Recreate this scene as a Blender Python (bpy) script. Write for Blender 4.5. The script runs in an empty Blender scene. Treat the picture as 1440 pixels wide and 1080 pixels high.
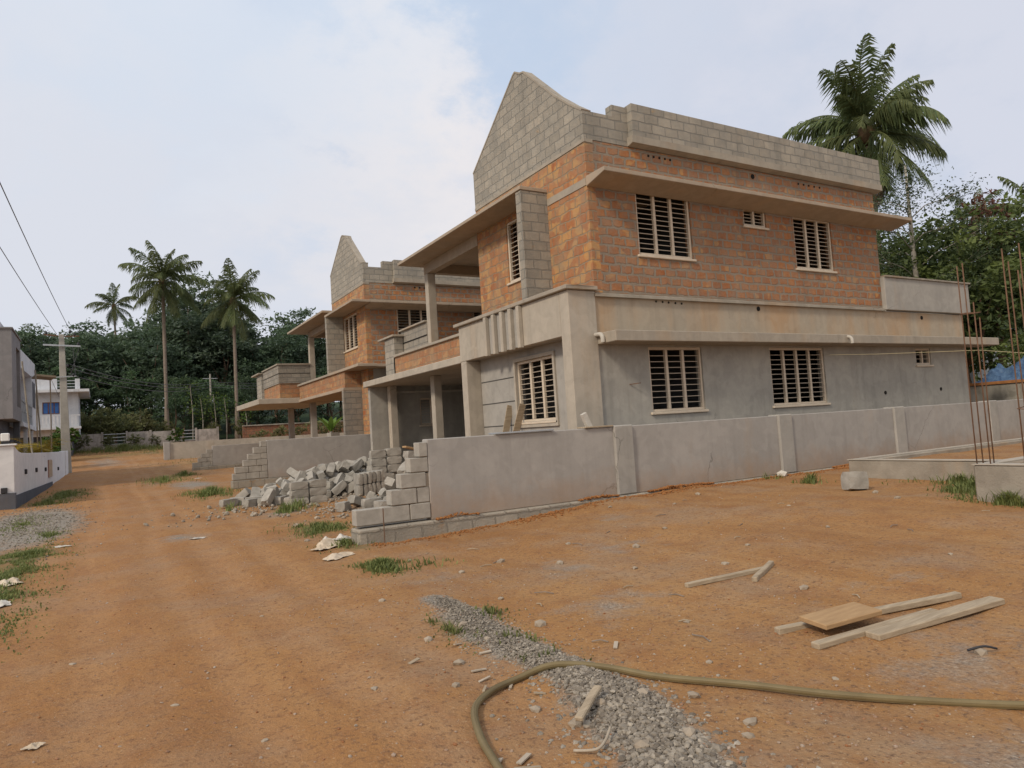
import bpy, bmesh, math, random
from mathutils import Vector, Matrix, Euler, noise

random.seed(11)
S = bpy.context.scene
COL = S.collection
R = math.radians

# ------------------------------------------------------------------ helpers
def tag(o, label=None, cat=None, group=None, kind=None):
    if label: o['label'] = label
    if cat: o['category'] = cat
    if group: o['group'] = group
    if kind: o['kind'] = kind
    return o

def wloc(o):
    v = Vector((0, 0, 0))
    while o is not None:
        v += o.location
        o = o.parent
    return v

def thing(name, loc, label, cat, group=None):
    o = bpy.data.objects.new(name, None)
    o.empty_display_size = 0.3
    COL.objects.link(o)
    o.location = loc
    return tag(o, label, cat, group)

class MB:
    """collects faces in world metres, then links them as one mesh object"""
    def __init__(s):
        s.v = []; s.f = []; s.tone = []; s.smooth = False
    def add(s, vs, fs, tone=None):
        n = len(s.v)
        s.v += [tuple(p) for p in vs]
        s.f += [tuple(i + n for i in f) for f in fs]
        if tone is not None: s.tone += [tone] * len(fs)
        return s
    def box(s, x0, x1, y0, y1, z0, z1):
        return s.add([(x0,y0,z0),(x1,y0,z0),(x1,y1,z0),(x0,y1,z0),(x0,y0,z1),(x1,y0,z1),(x1,y1,z1),(x0,y1,z1)],
                     [(0,3,2,1),(4,5,6,7),(0,1,5,4),(1,2,6,5),(2,3,7,6),(3,0,4,7)])
    def obox(s, c, size, rot=(0,0,0), taper=1.0):
        m = Euler(rot).to_matrix(); c = Vector(c); a, b, d = (k / 2 for k in size)
        P = [c + m @ Vector((i*a*(taper if k > 0 else 1), j*b*(taper if k > 0 else 1), k*d)) for k in (-1, 1) for i, j in ((-1,-1),(1,-1),(1,1),(-1,1))]
        return s.add(P, [(0,3,2,1),(4,5,6,7),(0,1,5,4),(1,2,6,5),(2,3,7,6),(3,0,4,7)])
    def bar(s, p, q, w, h=None):
        """rectangular bar from p to q"""
        p, q = Vector(p), Vector(q); d = (q - p); L = d.length; d.normalize()
        up = Vector((0,0,1)) if abs(d.z) < .95 else Vector((1,0,0))
        a = d.cross(up).normalized() * w / 2; b = a.cross(d).normalized() * (h or w) / 2
        P = [p-a-b, p+a-b, p+a+b, p-a+b, q-a-b, q+a-b, q+a+b, q-a+b]
        return s.add(P, [(0,3,2,1),(4,5,6,7),(0,1,5,4),(1,2,6,5),(2,3,7,6),(3,0,4,7)])
    def tube(s, pts, r, n=8, caps=True):
        pts = [Vector(p) for p in pts]; rs = r if isinstance(r, (list, tuple)) else [r] * len(pts)
        rings = []; a = None
        for i, p in enumerate(pts):
            d = (pts[min(i+1, len(pts)-1)] - pts[max(i-1, 0)]).normalized()
            if a is None:
                up = Vector((0,0,1)) if abs(d.z) < .9 else Vector((1,0,0))
                a = d.cross(up).normalized()
            else:
                a = (a - d * a.dot(d)).normalized()
            b = d.cross(a)
            rings.append([p + (a * math.cos(t) + b * math.sin(t)) * rs[i] for t in (2*math.pi*k/n for k in range(n))])
        vs = [v for r_ in rings for v in r_]; fs = []
        for i in range(len(pts)-1):
            for k in range(n):
                fs.append((i*n+k, i*n+(k+1)%n, (i+1)*n+(k+1)%n, (i+1)*n+k))
        if caps: fs += [tuple(range(n-1,-1,-1)), tuple(range((len(pts)-1)*n, len(pts)*n))]
        return s.add(vs, fs)
    def prism(s, poly, axis, a0, a1):
        """poly: list of 2D points (u,z); axis 'x' => extruded along x (u=y); axis 'y' => extruded along y (u=x); 'z' => (x,y)"""
        f = {'x': lambda u, w, a: (a, u, w), 'y': lambda u, w, a: (u, a, w), 'z': lambda u, w, a: (u, w, a)}[axis]
        n = len(poly)
        vs = [f(u, w, a0) for u, w in poly] + [f(u, w, a1) for u, w in poly]
        return s.add(vs, [tuple(range(n-1,-1,-1)), tuple(range(n, 2*n))] + [(i, (i+1)%n, n+(i+1)%n, n+i) for i in range(n)])
    def wall(s, axis, pos, th, u0, u1, z0, z1, holes=()):
        """wall with openings; axis 'y': face in plane y=pos, u=x; axis 'x': face in plane x=pos, u=y"""
        us = sorted({u0, u1, *[h[0] for h in holes], *[h[1] for h in holes]})
        zs = sorted({z0, z1, *[h[2] for h in holes], *[h[3] for h in holes]})
        P = (lambda u, z, t: (u, pos+t, z)) if axis == 'y' else (lambda u, z, t: (pos+t, u, z))
        solid = lambda i, j: 0 <= i < len(us)-1 and 0 <= j < len(zs)-1 and not any(h[0] <= (us[i]+us[i+1])/2 <= h[1] and h[2] <= (zs[j]+zs[j+1])/2 <= h[3] for h in holes)
        for i in range(len(us)-1):
            for j in range(len(zs)-1):
                if not solid(i, j): continue
                a, b, c, d = us[i], us[i+1], zs[j], zs[j+1]
                for t in (0, th):
                    s.add([P(a,c,t), P(b,c,t), P(b,d,t), P(a,d,t)], [(0,1,2,3)])
                for (di, dj, q) in ((-1,0,((a,c),(a,d))),(1,0,((b,c),(b,d))),(0,-1,((a,c),(b,c))),(0,1,((a,d),(b,d)))):
                    if not solid(i+di, j+dj):
                        (m, n_), (o, p) = q
                        s.add([P(m,n_,0), P(o,p,0), P(o,p,th), P(m,n_,th)], [(0,1,2,3)])
        return s
    def build(s, name, mat, parent=None, label=None, cat=None, group=None, kind=None, bevel=0.0, smooth=False, origin=None, fix=True):
        me = bpy.data.meshes.new(name)
        if parent is not None: L = wloc(parent)
        elif origin is not None: L = Vector(origin)
        else:
            xs, ys, zs = zip(*s.v)
            L = Vector(((min(xs)+max(xs))/2, (min(ys)+max(ys))/2, min(zs)))
        me.from_pydata([(x-L.x, y-L.y, z-L.z) for x, y, z in s.v], [], s.f)
        if s.tone:
            at = me.attributes.new('tone', 'FLOAT', 'FACE')
            at.data.foreach_set('value', s.tone)
        me.update()
        if fix or bevel:
            bm = bmesh.new(); bm.from_mesh(me)
            bmesh.ops.remove_doubles(bm, verts=bm.verts, dist=1e-5)
            bmesh.ops.recalc_face_normals(bm, faces=bm.faces)
            if bevel:
                es = [e for e in bm.edges if len(e.link_faces) == 2 and e.calc_face_angle(0) > .5]
                bmesh.ops.bevel(bm, geom=es, offset=bevel, segments=1, affect='EDGES', clamp_overlap=True)
            bm.to_mesh(me); bm.free()
        if smooth: me.polygons.foreach_set('use_smooth', [True] * len(me.polygons))
        me.materials.append(mat)
        o = bpy.data.objects.new(name, me); COL.objects.link(o)
        if parent is not None: o.parent = parent
        else: o.location = L
        return tag(o, label, cat, group, kind)

def copy_tree(o, parent=None):
    c = o.copy(); COL.objects.link(c)
    if parent is not None: c.parent = parent
    for ch in list(o.children): copy_tree(ch, c)
    return c

# ------------------------------------------------------------------ ground height (metres)
GT = [(-60,0),(14,0),(20,.07),(24,.17),(30,.28),(38,.45),(45,.72),(50,1.05),(60,1.9),(75,2.4),(120,8),(260,14)]
def sstep(a, b, t):
    t = min(1, max(0, (t-a)/(b-a))); return t*t*(3-2*t)
def gz(x, y):
    z = GT[-1][1]
    if y <= GT[0][0]: z = GT[0][1]
    else:
        for (a, b), (c, d) in zip(GT, GT[1:]):
            if y <= c: z = b + (d-b)*(y-a)/(c-a); break
    if y < 60: z += .21 * sstep(3.5, 8.5, x) * sstep(-3, 6, y) * (1 - sstep(20, 40, y))
    return z

# ------------------------------------------------------------------ materials
class NT:
    def __init__(s, name):
        s.m = bpy.data.materials.new(name); s.m.use_nodes = True
        s.t = s.m.node_tree; s.t.nodes.clear()
        s.out = s.t.nodes.new('ShaderNodeOutputMaterial')
        s.b = s.t.nodes.new('ShaderNodeBsdfPrincipled')
        s.t.links.new(s.b.outputs[0], s.out.inputs[0])
        s.b.inputs['Roughness'].default_value = .85
        s.b.inputs['Specular IOR Level'].default_value = .25
        s.pos = s.t.nodes.new('ShaderNodeNewGeometry').outputs['Position']
    def set(s, sock, v):
        if isinstance(v, bpy.types.NodeSocket): s.t.links.new(v, sock)
        elif v is not None:
            if isinstance(v, (tuple, list)) and len(v) == 3 and sock.type == 'RGBA': v = (*v, 1)
            sock.default_value = v
    def math(s, op, a, b=None, c=None, clamp=False):
        n = s.t.nodes.new('ShaderNodeMath'); n.operation = op; n.use_clamp = clamp
        for i, v in enumerate((a, b, c)): s.set(n.inputs[i], v)
        return n.outputs[0]
    def vmath(s, op, a, b=None, scale=None):
        n = s.t.nodes.new('ShaderNodeVectorMath'); n.operation = op
        s.set(n.inputs[0], a)
        if b is not None: s.set(n.inputs[1], b)
        if scale is not None: s.set(n.inputs['Scale'], scale)
        return n.outputs[0]
    def noise(s, scale, detail=4, rough=.55, vec=None, color=False, dist=0):
        n = s.t.nodes.new('ShaderNodeTexNoise')
        n.inputs['Scale'].default_value = scale; n.inputs['Detail'].default_value = detail
        n.inputs['Roughness'].default_value = rough; n.inputs['Distortion'].default_value = dist
        s.set(n.inputs['Vector'], vec if vec is not None else s.pos)
        return n.outputs['Color' if color else 'Fac']
    def voronoi(s, scale, vec=None, feature='F1', out='Distance'):
        n = s.t.nodes.new('ShaderNodeTexVoronoi'); n.feature = feature
        n.inputs['Scale'].default_value = scale
        s.set(n.inputs['Vector'], vec if vec is not None else s.pos)
        return n.outputs[out]
    def ramp(s, f, a, b):
        """map f from [a,b] to [0,1], clamped"""
        n = s.t.nodes.new('ShaderNodeMapRange'); n.clamp = True
        s.set(n.inputs[0], f); n.inputs[1].default_value = a; n.inputs[2].default_value = b
        return n.outputs[0]
    def mix(s, f, a, b, mode='MIX'):
        n = s.t.nodes.new('ShaderNodeMix'); n.data_type = 'RGBA'; n.blend_type = mode
        s.set(n.inputs[0], f); s.set(n.inputs[6], a); s.set(n.inputs[7], b)
        return n.outputs[2]
    def scalevec(s, v, k): return s.vmath('MULTIPLY', v, k)
    def bump(s, h, strength=.4, dist=.02, normal=None):
        n = s.t.nodes.new('ShaderNodeBump'); n.inputs['Strength'].default_value = strength
        n.inputs['Distance'].default_value = dist; s.set(n.inputs['Height'], h)
        if normal is not None: s.set(n.inputs['Normal'], normal)
        return n.outputs[0]
    def done(s, color, rough=None, bump=None):
        s.set(s.b.inputs['Base Color'], color)
        if rough is not None: s.set(s.b.inputs['Roughness'], rough)
        if bump is not None: s.set(s.b.inputs['Normal'], bump)
        return s.m

def masonry(name, c1, c2, mortar, bw, rh, ms, wob, smear, accent=None, accent_at=.74, dark=(.1,.06,.04), ragged=1.5, jt=(.36,.62)):
    n = NT(name)
    sep = n.t.nodes.new('ShaderNodeSeparateXYZ'); n.set(sep.inputs[0], n.pos)
    u = n.math('ADD', sep.outputs[0], sep.outputs[1])
    cmb = n.t.nodes.new('ShaderNodeCombineXYZ'); n.set(cmb.inputs[0], u); n.set(cmb.inputs[1], sep.outputs[2])
    d1 = n.vmath('SUBTRACT', n.noise(4.5, 2, color=True), (.5,.5,.5))
    d2 = n.vmath('SUBTRACT', n.noise(22, 2, color=True), (.5,.5,.5))
    v = n.vmath('ADD', cmb.outputs[0], n.vmath('SCALE', d1, scale=wob))
    v = n.vmath('ADD', v, n.vmath('SCALE', d2, scale=wob*.35))
    v = n.vmath('ADD', v, (0, .07, 0))
    br = n.t.nodes.new('ShaderNodeTexBrick')
    n.set(br.inputs['Vector'], v)
    for k, val in (('Scale',1),('Mortar Size',ms),('Mortar Smooth',1.0),('Bias',0),('Brick Width',bw),('Row Height',rh)): br.inputs[k].default_value = val
    br.inputs['Color1'].default_value = (0,0,0,1); br.inputs['Color2'].default_value = (1,1,1,1); br.inputs['Mortar'].default_value = (.5,.5,.5,1)
    rnd = br.outputs['Color']
    jm = n.ramp(n.math('ADD', br.outputs['Fac'], n.math('MULTIPLY', n.math('SUBTRACT', n.noise(13, 5, .65), .5), ragged)), jt[0], jt[1])
    col = n.mix(rnd, c1, c2)
    if accent: col = n.mix(n.ramp(n.noise(1.3, 1, vec=n.vmath('SCALE', v, scale=2.6)), accent_at-.04, accent_at+.02), col, accent)
    col = n.mix(n.math('MULTIPLY', n.ramp(n.noise(34, 4, .7), .55, .75), .5), col, dark)
    col = n.mix(n.math('MULTIPLY', n.ramp(n.noise(9, 3), .35, .75), .35), col, n.mix(.5, c2, (.6,.45,.3)))
    mcol = n.mix(n.noise(3, 4), mortar, tuple(k*.72 for k in mortar))
    sm = n.math('MULTIPLY', n.ramp(n.noise(2.1, 6, .65), .62-smear*.3, .72), .75)
    col = n.mix(sm, col, mcol)
    col = n.mix(jm, col, mcol)
    # dirt runs and broad tonal drift
    st = n.noise(1.0, 5, .6, vec=n.scalevec(n.pos, (2.2, 2.2, .25)))
    col = n.mix(n.math('MULTIPLY', n.ramp(st, .5, .8), .45), col, tuple(k*.45 for k in mortar))
    h = n.math('SUBTRACT', n.math('MULTIPLY', n.noise(30, 5, .7), .5), n.math('MULTIPLY', jm, .45))
    return n.done(col, .92, n.bump(h, .9, .04))

def plaster(name, base, low, stain=None, amt=0.0, scale=.9, bump=.25, runs=.3, speck=.25, splash=None):
    n = NT(name)
    f = n.ramp(n.noise(scale, 6, .62), .3, .72)
    col = n.mix(f, low, base)
    col = n.mix(n.math('MULTIPLY', n.ramp(n.noise(6, 5, .6), .4, .75), .35), col, tuple(k*.8 for k in low))
    if stain:
        sv = n.noise(.8, 5, .6, vec=n.scalevec(n.pos, (1.3, 1.3, .35)))
        col = n.mix(n.math('MULTIPLY', n.ramp(sv, .62-amt*.35, .78-amt*.2), min(1, .35+amt*.5)), col, stain)
    rv = n.noise(1.6, 4, .6, vec=n.scalevec(n.pos, (3.0, 3.0, .16)))
    col = n.mix(n.math('MULTIPLY', n.ramp(rv, .52, .76), runs), col, tuple(k*.42 for k in base))
    col = n.mix(n.math('MULTIPLY', n.ramp(n.noise(60, 3, .7), .58, .72), speck), col, tuple(k*.5 for k in low))
    pt = n.ramp(n.noise(2.6, 3, .5, dist=.6), .50, .56)
    col = n.mix(n.math('MULTIPLY', pt, .16), col, tuple(min(1, k*1.25) for k in base))
    wv = n.vmath('ADD', n.pos, n.vmath('SCALE', n.vmath('SUBTRACT', n.noise(1.7, 5, .65, color=True), (.5,.5,.5)), scale=.3))
    ck = n.math('MULTIPLY', n.math('SUBTRACT', 1.0, n.ramp(n.voronoi(.42, wv, 'DISTANCE_TO_EDGE'), .0012, .0045)), n.ramp(n.noise(.55, 2), .56, .64))
    col = n.mix(n.math('MULTIPLY', ck, .55), col, tuple(k*.35 for k in low))
    if splash:
        sp = n.t.nodes.new('ShaderNodeSeparateXYZ'); n.set(sp.inputs[0], n.pos)
        zf = n.ramp(n.math('ADD', sp.outputs[2], n.math('MULTIPLY', n.math('SUBTRACT', n.noise(2.4, 6, .7), .5), -.9)), splash[1], splash[0])
        col = n.mix(n.math('MULTIPLY', zf, .75), col, (.33,.20,.11))
    h = n.math('ADD', n.noise(45, 5, .7), n.math('MULTIPLY', n.noise(4, 3), 1.5))
    return n.done(col, .9, n.bump(h, bump, .012))

def simple(name, c1, c2, scale=8, rough=.7, bump=.15, stretch=(1,1,1), spec=.25, metal=0):
    n = NT(name)
    v = n.scalevec(n.pos, stretch)
    col = n.mix(n.ramp(n.noise(scale, 5, .6, vec=v), .3, .7), c1, c2)
    n.b.inputs['Specular IOR Level'].default_value = spec; n.b.inputs['Metallic'].default_value = metal
    return n.done(col, rough, n.bump(n.noise(scale*5, 4, .6, vec=v), bump, .006))

def leafmat(name, dark, light, trans=.25, haze=None, hz=0.0):
    n = NT(name)
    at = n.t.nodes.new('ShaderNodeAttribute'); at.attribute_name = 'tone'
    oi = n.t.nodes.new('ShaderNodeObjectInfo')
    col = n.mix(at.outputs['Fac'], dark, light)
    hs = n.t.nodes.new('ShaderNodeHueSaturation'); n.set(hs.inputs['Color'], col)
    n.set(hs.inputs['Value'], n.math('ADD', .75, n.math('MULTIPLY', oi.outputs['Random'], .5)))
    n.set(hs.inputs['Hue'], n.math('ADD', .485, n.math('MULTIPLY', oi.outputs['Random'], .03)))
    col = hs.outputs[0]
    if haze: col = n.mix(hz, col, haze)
    n.set(n.b.inputs['Base Color'], col); n.b.inputs['Roughness'].default_value = .55
    tr = n.t.nodes.new('ShaderNodeBsdfTranslucent'); n.set(tr.inputs[0], n.mix(.5, col, light))
    mx = n.t.nodes.new('ShaderNodeMixShader'); mx.inputs[0].default_value = trans
    n.t.links.new(n.b.outputs[0], mx.inputs[1]); n.t.links.new(tr.outputs[0], mx.inputs[2]); n.t.links.new(mx.outputs[0], n.out.inputs[0])
    return n.m

M = {}
M['laterite'] = masonry('laterite masonry', (.32,.115,.045), (.425,.175,.066), (.335,.275,.215), .30, .19, .040, .095, .75, (.50,.25,.09), .64, ragged=1.7, jt=(.16,.46))
M['laterite_front'] = masonry('laterite masonry yellowed', (.36,.115,.042), (.48,.195,.07), (.38,.29,.20), .36, .20, .024, .095, .9, (.56,.29,.10), .55, ragged=1.7, jt=(.30,.60))
M['laterite_band'] = masonry('laterite masonry smeared', (.34,.12,.048), (.45,.185,.075), (.36,.265,.175), .36, .20, .020, .08, 1.0, (.50,.26,.11), .58)
M['block'] = masonry('grey block masonry', (.30,.275,.235), (.42,.38,.32), (.30,.285,.255), .37, .205, .022, .05, .8, (.44,.30,.17), .78, dark=(.14,.13,.115))
M['rough_block'] = masonry('rough block footing', (.31,.28,.235), (.42,.38,.32), (.30,.27,.225), .41, .23, .022, .06, .9, (.40,.24,.12), .68, dark=(.13,.10,.075))
M['block_dark'] = masonry('weathered grey block masonry', (.24,.22,.19), (.34,.31,.265), (.26,.245,.22), .40, .205, .020, .045, .5, None, dark=(.10,.09,.08))
M['plaster'] = plaster('grey cement plaster', (.41,.385,.35), (.32,.305,.28), (.40,.27,.16), .02)
M['plaster_blue'] = plaster('fresh grey plaster', (.43,.405,.36), (.30,.287,.262), (.40,.30,.19), .05, scale=.6, runs=.32)
M['plaster_stain'] = plaster('plaster with laterite stains', (.42,.355,.275), (.35,.305,.245), (.47,.285,.145), .6, scale=.7, runs=.3)
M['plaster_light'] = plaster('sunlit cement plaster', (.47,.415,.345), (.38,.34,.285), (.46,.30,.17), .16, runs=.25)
M['wallplaster'] = plaster('boundary wall plaster', (.40,.375,.35), (.33,.312,.292), (.42,.29,.17), .0, scale=.6, runs=.22, speck=.2, splash=(-.05,.72))
M['concrete'] = plaster('board formed concrete', (.40,.35,.285), (.31,.275,.23), (.45,.30,.17), .2, scale=1.6, runs=.35)
M['soffit'] = plaster('slab underside', (.42,.34,.26), (.34,.28,.22), (.46,.30,.17), .2, scale=1.0, runs=.0)
M['footing'] = plaster('rough footing concrete', (.36,.32,.265), (.25,.22,.18), (.40,.235,.11), .35, scale=2.2, bump=.9, runs=.2, speck=.5)
M['grille'] = simple('dusty bar paint', (.40,.34,.27), (.48,.41,.33), 6, .7, .05)
M['frame'] = simple('cream window paint', (.56,.47,.37), (.64,.55,.44), 6, .6, .05)
M['interior'] = simple('interior plaster in shade', (.10,.10,.105), (.13,.125,.12), 2, .9)  # shade of the rooms put into a dark plaster colour
M['dark'] = simple('hole shade', (.012,.011,.010), (.02,.018,.016), 5, .9)  # near black, stands in for the shade inside holes and grooves
M['groove'] = simple('groove shadow', (.07,.066,.06), (.09,.085,.08), 5, .95)
M['pvc'] = simple('dusty pvc', (.45,.42,.37), (.55,.52,.47), 9, .5, .05)
M['white'] = plaster('white emulsion paint', (.74,.74,.75), (.66,.665,.69), None, 0, runs=.05, speck=.05, bump=.08)
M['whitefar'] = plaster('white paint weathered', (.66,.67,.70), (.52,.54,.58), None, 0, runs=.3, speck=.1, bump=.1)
M['greyhouse'] = plaster('raw grey plaster', (.27,.255,.26), (.215,.21,.215), None, 0, runs=.25)
M['greydark'] = plaster('dark grey tone', (.105,.11,.125), (.08,.085,.10), None, 0, runs=.1, speck=.1)
M['plinth'] = plaster('blue grey plinth paint', (.115,.13,.16), (.085,.095,.12), (.2,.15,.1), .05, runs=.15)
M['polec'] = plaster('pole concrete', (.42,.39,.34), (.34,.32,.285), None, 0, scale=2.5, runs=.2)
M['blocksolid'] = simple('solid concrete block', (.39,.365,.325), (.25,.233,.205), 5, .92, .9)
M['blocksolid2'] = simple('solid concrete block dusty', (.42,.39,.345), (.29,.268,.235), 5, .92, .9)
M['wood'] = simple('weathered timber', (.29,.225,.155), (.45,.365,.26), 2, .85, .5, (1.6,16,16))
M['wood2'] = simple('raw plywood', (.33,.205,.105), (.44,.285,.15), 2, .8, .35, (2,14,14))
M['rust'] = simple('rusty steel', (.11,.06,.038), (.19,.105,.062), 14, .8, .3)
M['hose'] = simple('dusty yellow hose', (.15,.112,.052), (.21,.162,.08), 5, .55, .1, spec=.35)
M['chip'] = simple('weathered splinter', (.34,.28,.21), (.48,.41,.33), 9, .9, .3)
M['cloth'] = simple('dirty cement sack', (.46,.36,.25), (.66,.56,.44), 9, .85, .3)
M['paper'] = simple('white litter', (.50,.45,.39), (.66,.62,.56), 12, .8, .2)
M['stone'] = simple('crushed stone', (.27,.215,.16), (.40,.335,.26), 6, .92, .8)
M['metal'] = simple('galvanised steel', (.38,.40,.42), (.48,.50,.52), 6, .45, .05, spec=.5, metal=.6)
M['black'] = simple('black fitting', (.03,.03,.035), (.045,.045,.05), 5, .5)
M['wire'] = simple('cable sheath', (.09,.09,.10), (.13,.13,.14), 5, .6)
M['tarp'] = simple('blue tarpaulin', (.02,.05,.12), (.09,.16,.26), 7, .5, .3)
M['soil'] = simple('loose red soil', (.36,.165,.060), (.25,.105,.038), 7, .95, .9)
M['redwall'] = masonry('old laterite wall', (.19,.075,.045), (.27,.115,.06), (.17,.13,.10), .36, .20, .02, .05, .4)
M['mossy'] = plaster('old mossy plaster', (.44,.41,.36), (.26,.245,.20), (.08,.075,.055), .55, scale=1.6, runs=.55, speck=.4)
M['fence'] = plaster('stained concrete planks', (.56,.50,.46), (.26,.235,.215), (.09,.085,.075), .5, scale=1.4, runs=.75, speck=.3)
M['bluecurtain'] = simple('blue curtain', (.05,.14,.42), (.10,.25,.62), 3, .8)
M['string'] = simple('builder line', (.55,.47,.26), (.62,.55,.34), 5, .7)
M['bark'] = simple('palm bark', (.17,.135,.11), (.27,.22,.18), 4, .95, .7, (1,1,7))
M['barkred'] = simple('tree bark', (.15,.095,.07), (.22,.15,.11), 4, .95, .6, (1,1,3))
M['stem'] = simple('pale stem', (.24,.215,.18), (.34,.31,.26), 6, .9, .3)
HZ = (.21,.26,.25)  # distance haze, mixed into the leaf colours
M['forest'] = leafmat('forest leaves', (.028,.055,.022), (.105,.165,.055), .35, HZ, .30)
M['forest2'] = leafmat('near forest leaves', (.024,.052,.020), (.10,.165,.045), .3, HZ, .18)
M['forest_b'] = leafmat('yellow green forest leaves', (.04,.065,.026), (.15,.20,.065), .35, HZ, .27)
M['bush'] = leafmat('shrub leaves', (.075,.09,.036), (.25,.245,.10), .35)
M['lime'] = leafmat('bright leaves', (.03,.07,.012), (.13,.20,.035), .3)
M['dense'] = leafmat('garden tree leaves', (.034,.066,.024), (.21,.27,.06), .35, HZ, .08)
M['redleaf'] = leafmat('reddish leaves', (.13,.06,.045), (.27,.13,.09), .25)
M['sparse'] = leafmat('sparse tree leaves', (.035,.06,.03), (.11,.14,.07), .25)
M['yellow'] = leafmat('yellow palm leaves', (.22,.17,.03), (.55,.40,.05), .3)
M['frond'] = leafmat('coconut leaf', (.045,.080,.038), (.20,.22,.085), .35)
M['grass'] = leafmat('grass blades', (.07,.10,.028), (.24,.26,.09), .35)
M['coir'] = simple('coconut husk fibre', (.08,.05,.03), (.15,.095,.05), 10, .95, .8)
M['coconut'] = simple('green coconut', (.09,.10,.03), (.16,.13,.05), 5, .5)
M['lamp'] = simple('white glass lamp', (.78,.78,.76), (.82,.82,.80), 5, .35)
M['redpanel'] = simple('terracotta vent', (.30,.17,.14), (.38,.24,.20), 6, .8)

def ground_material():
    n = NT('red laterite ground')
    at = n.t.nodes.new('ShaderNodeAttribute'); at.attribute_name = 'zone'
    sp = n.t.nodes.new('ShaderNodeSeparateColor'); n.set(sp.inputs[0], at.outputs['Color'])
    big = n.ramp(n.noise(.35, 5, .6), .3, .7)
    wr = n.t.nodes.new('ShaderNodeAttribute'); wr.attribute_name = 'wear'
    col = n.mix(big, (.385,.200,.075), (.30,.146,.054))
    # wheel-worn streaks along the road
    tr = n.noise(1.0, 5, .6, vec=n.scalevec(n.pos, (2.4, .30, 1)))
    col = n.mix(n.math('MULTIPLY', n.ramp(tr, .42, .70), .65), col, (.42,.245,.108))
    col = n.mix(n.math('MULTIPLY', n.ramp(n.math('ADD', wr.outputs['Fac'], n.math('MULTIPLY', n.math('SUBTRACT', n.noise(2.2, 5, .65), .5), .8)), .35, .9), .42), col, (.44,.255,.125))
    col = n.mix(n.math('MULTIPLY', n.ramp(n.noise(1.9, 6, .68), .50, .72), .55), col, (.235,.10,.042))
    col = n.mix(n.math('MULTIPLY', n.ramp(n.noise(.75, 6, .68), .47, .66), .45), col, (.315,.245,.180))
    col = n.mix(n.math('MULTIPLY', n.ramp(n.noise(7.5, 6, .7), .50, .70), .5), col, (.26,.12,.055))
    col = n.mix(n.math('MULTIPLY', n.ramp(n.noise(26, 5, .72), .53, .64), .7), col, (.12,.07,.045))
    col = n.mix(n.math('MULTIPLY', n.ramp(n.noise(48, 3, .7), .60, .70), .45), col, (.60,.45,.29))
    sx = n.t.nodes.new('ShaderNodeSeparateXYZ'); n.set(sx.inputs[0], n.pos)
    col = n.mix(n.math('MULTIPLY', n.ramp(n.math('ADD', sx.outputs[0], n.math('MULTIPLY', n.noise(.8, 4), 1.5)), 3.6, 1.4), .25), col, (.37,.165,.060))
    # grey stone dust and gravel
    gcol = n.mix(n.ramp(n.noise(40, 4, .75), .38, .64), (.15,.13,.11), (.42,.37,.31))
    wob = n.noise(2.3, 6, .7)
    gm = n.ramp(n.math('ADD', sp.outputs[0], n.math('MULTIPLY', n.math('SUBTRACT', wob, .5), 1.1)), .32, .72)
    col = n.mix(gm, col, gcol)
    # grassy soil
    grm = n.ramp(n.math('ADD', sp.outputs[1], n.math('MULTIPLY', n.math('SUBTRACT', n.noise(3.1, 6, .7), .5), 1.0)), .35, .75)
    col = n.mix(n.math('MULTIPLY', grm, .85), col, n.mix(n.noise(11, 5, .7), (.085,.10,.035), (.20,.165,.075)))
    # forest floor
    col = n.mix(sp.outputs[2], col, n.mix(n.noise(.8, 5, .7), (.018,.035,.015), (.05,.08,.03)))
    h = n.math('ADD', n.math('MULTIPLY', n.noise(9, 6, .7), 1.6), n.math('MULTIPLY', n.noise(55, 4, .7), .6))
    h = n.math('ADD', h, n.math('MULTIPLY', n.voronoi(38), n.math('MULTIPLY', gm, -.6)))
    return n.done(col, .95, n.bump(h, .65, .03))
M['ground'] = ground_material()

# ------------------------------------------------------------------ ground
GRAVEL = [(2.58,5.8,.16),(2.55,5.25,.24),(2.45,4.75,.26),(2.43,4.3,.24),(2.43,3.9,.22),(2.43,3.5,.22),(2.37,3.15,.28),(2.25,2.8,.29),(2.12,2.4,.25),(1.98,2.0,.24),(1.88,1.5,.24)]
def blob(x, y, cx, cy, rx, ry):
    return max(0.0, 1 - math.hypot((x-cx)/rx, (y-cy)/ry))
def gravel_at(x, y):
    g = 0
    for cx, cy, r in GRAVEL:
        g = max(g, 1.25*blob(x, y, cx, cy, r*1.35, .55))
    for cx, cy, rx, ry, k in ((-1.35,18.6,1.5,6.0,1.5),(1.2,13.4,.9,1.5,.62),(2.9,27.5,1.5,3.5,.9),(4.9,18.3,3.6,2.6,.9),(5.0,14.2,1.5,1.5,.75),(.4,49,2.4,6,.75),
                              (4.2,2.0,2.6,1.3,.42),(5.2,6.6,1.6,.9,.50),(3.3,15.5,1.5,1.6,.62),(3.0,6.8,.8,.7,.5),(1.8,30,1.5,3,.5),(3.2,1.5,1.4,.8,.6),(4.4,2.3,3.2,1.2,.48),(3.6,4.7,1.3,1.0,.55),(5.6,3.6,1.8,.8,.45),(4.2,6.2,1.2,1.0,.5),(6.4,8.2,2,.7,.45)):
        g = max(g, k*blob(x, y, cx, cy, rx, ry))
    return min(1, g)
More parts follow.
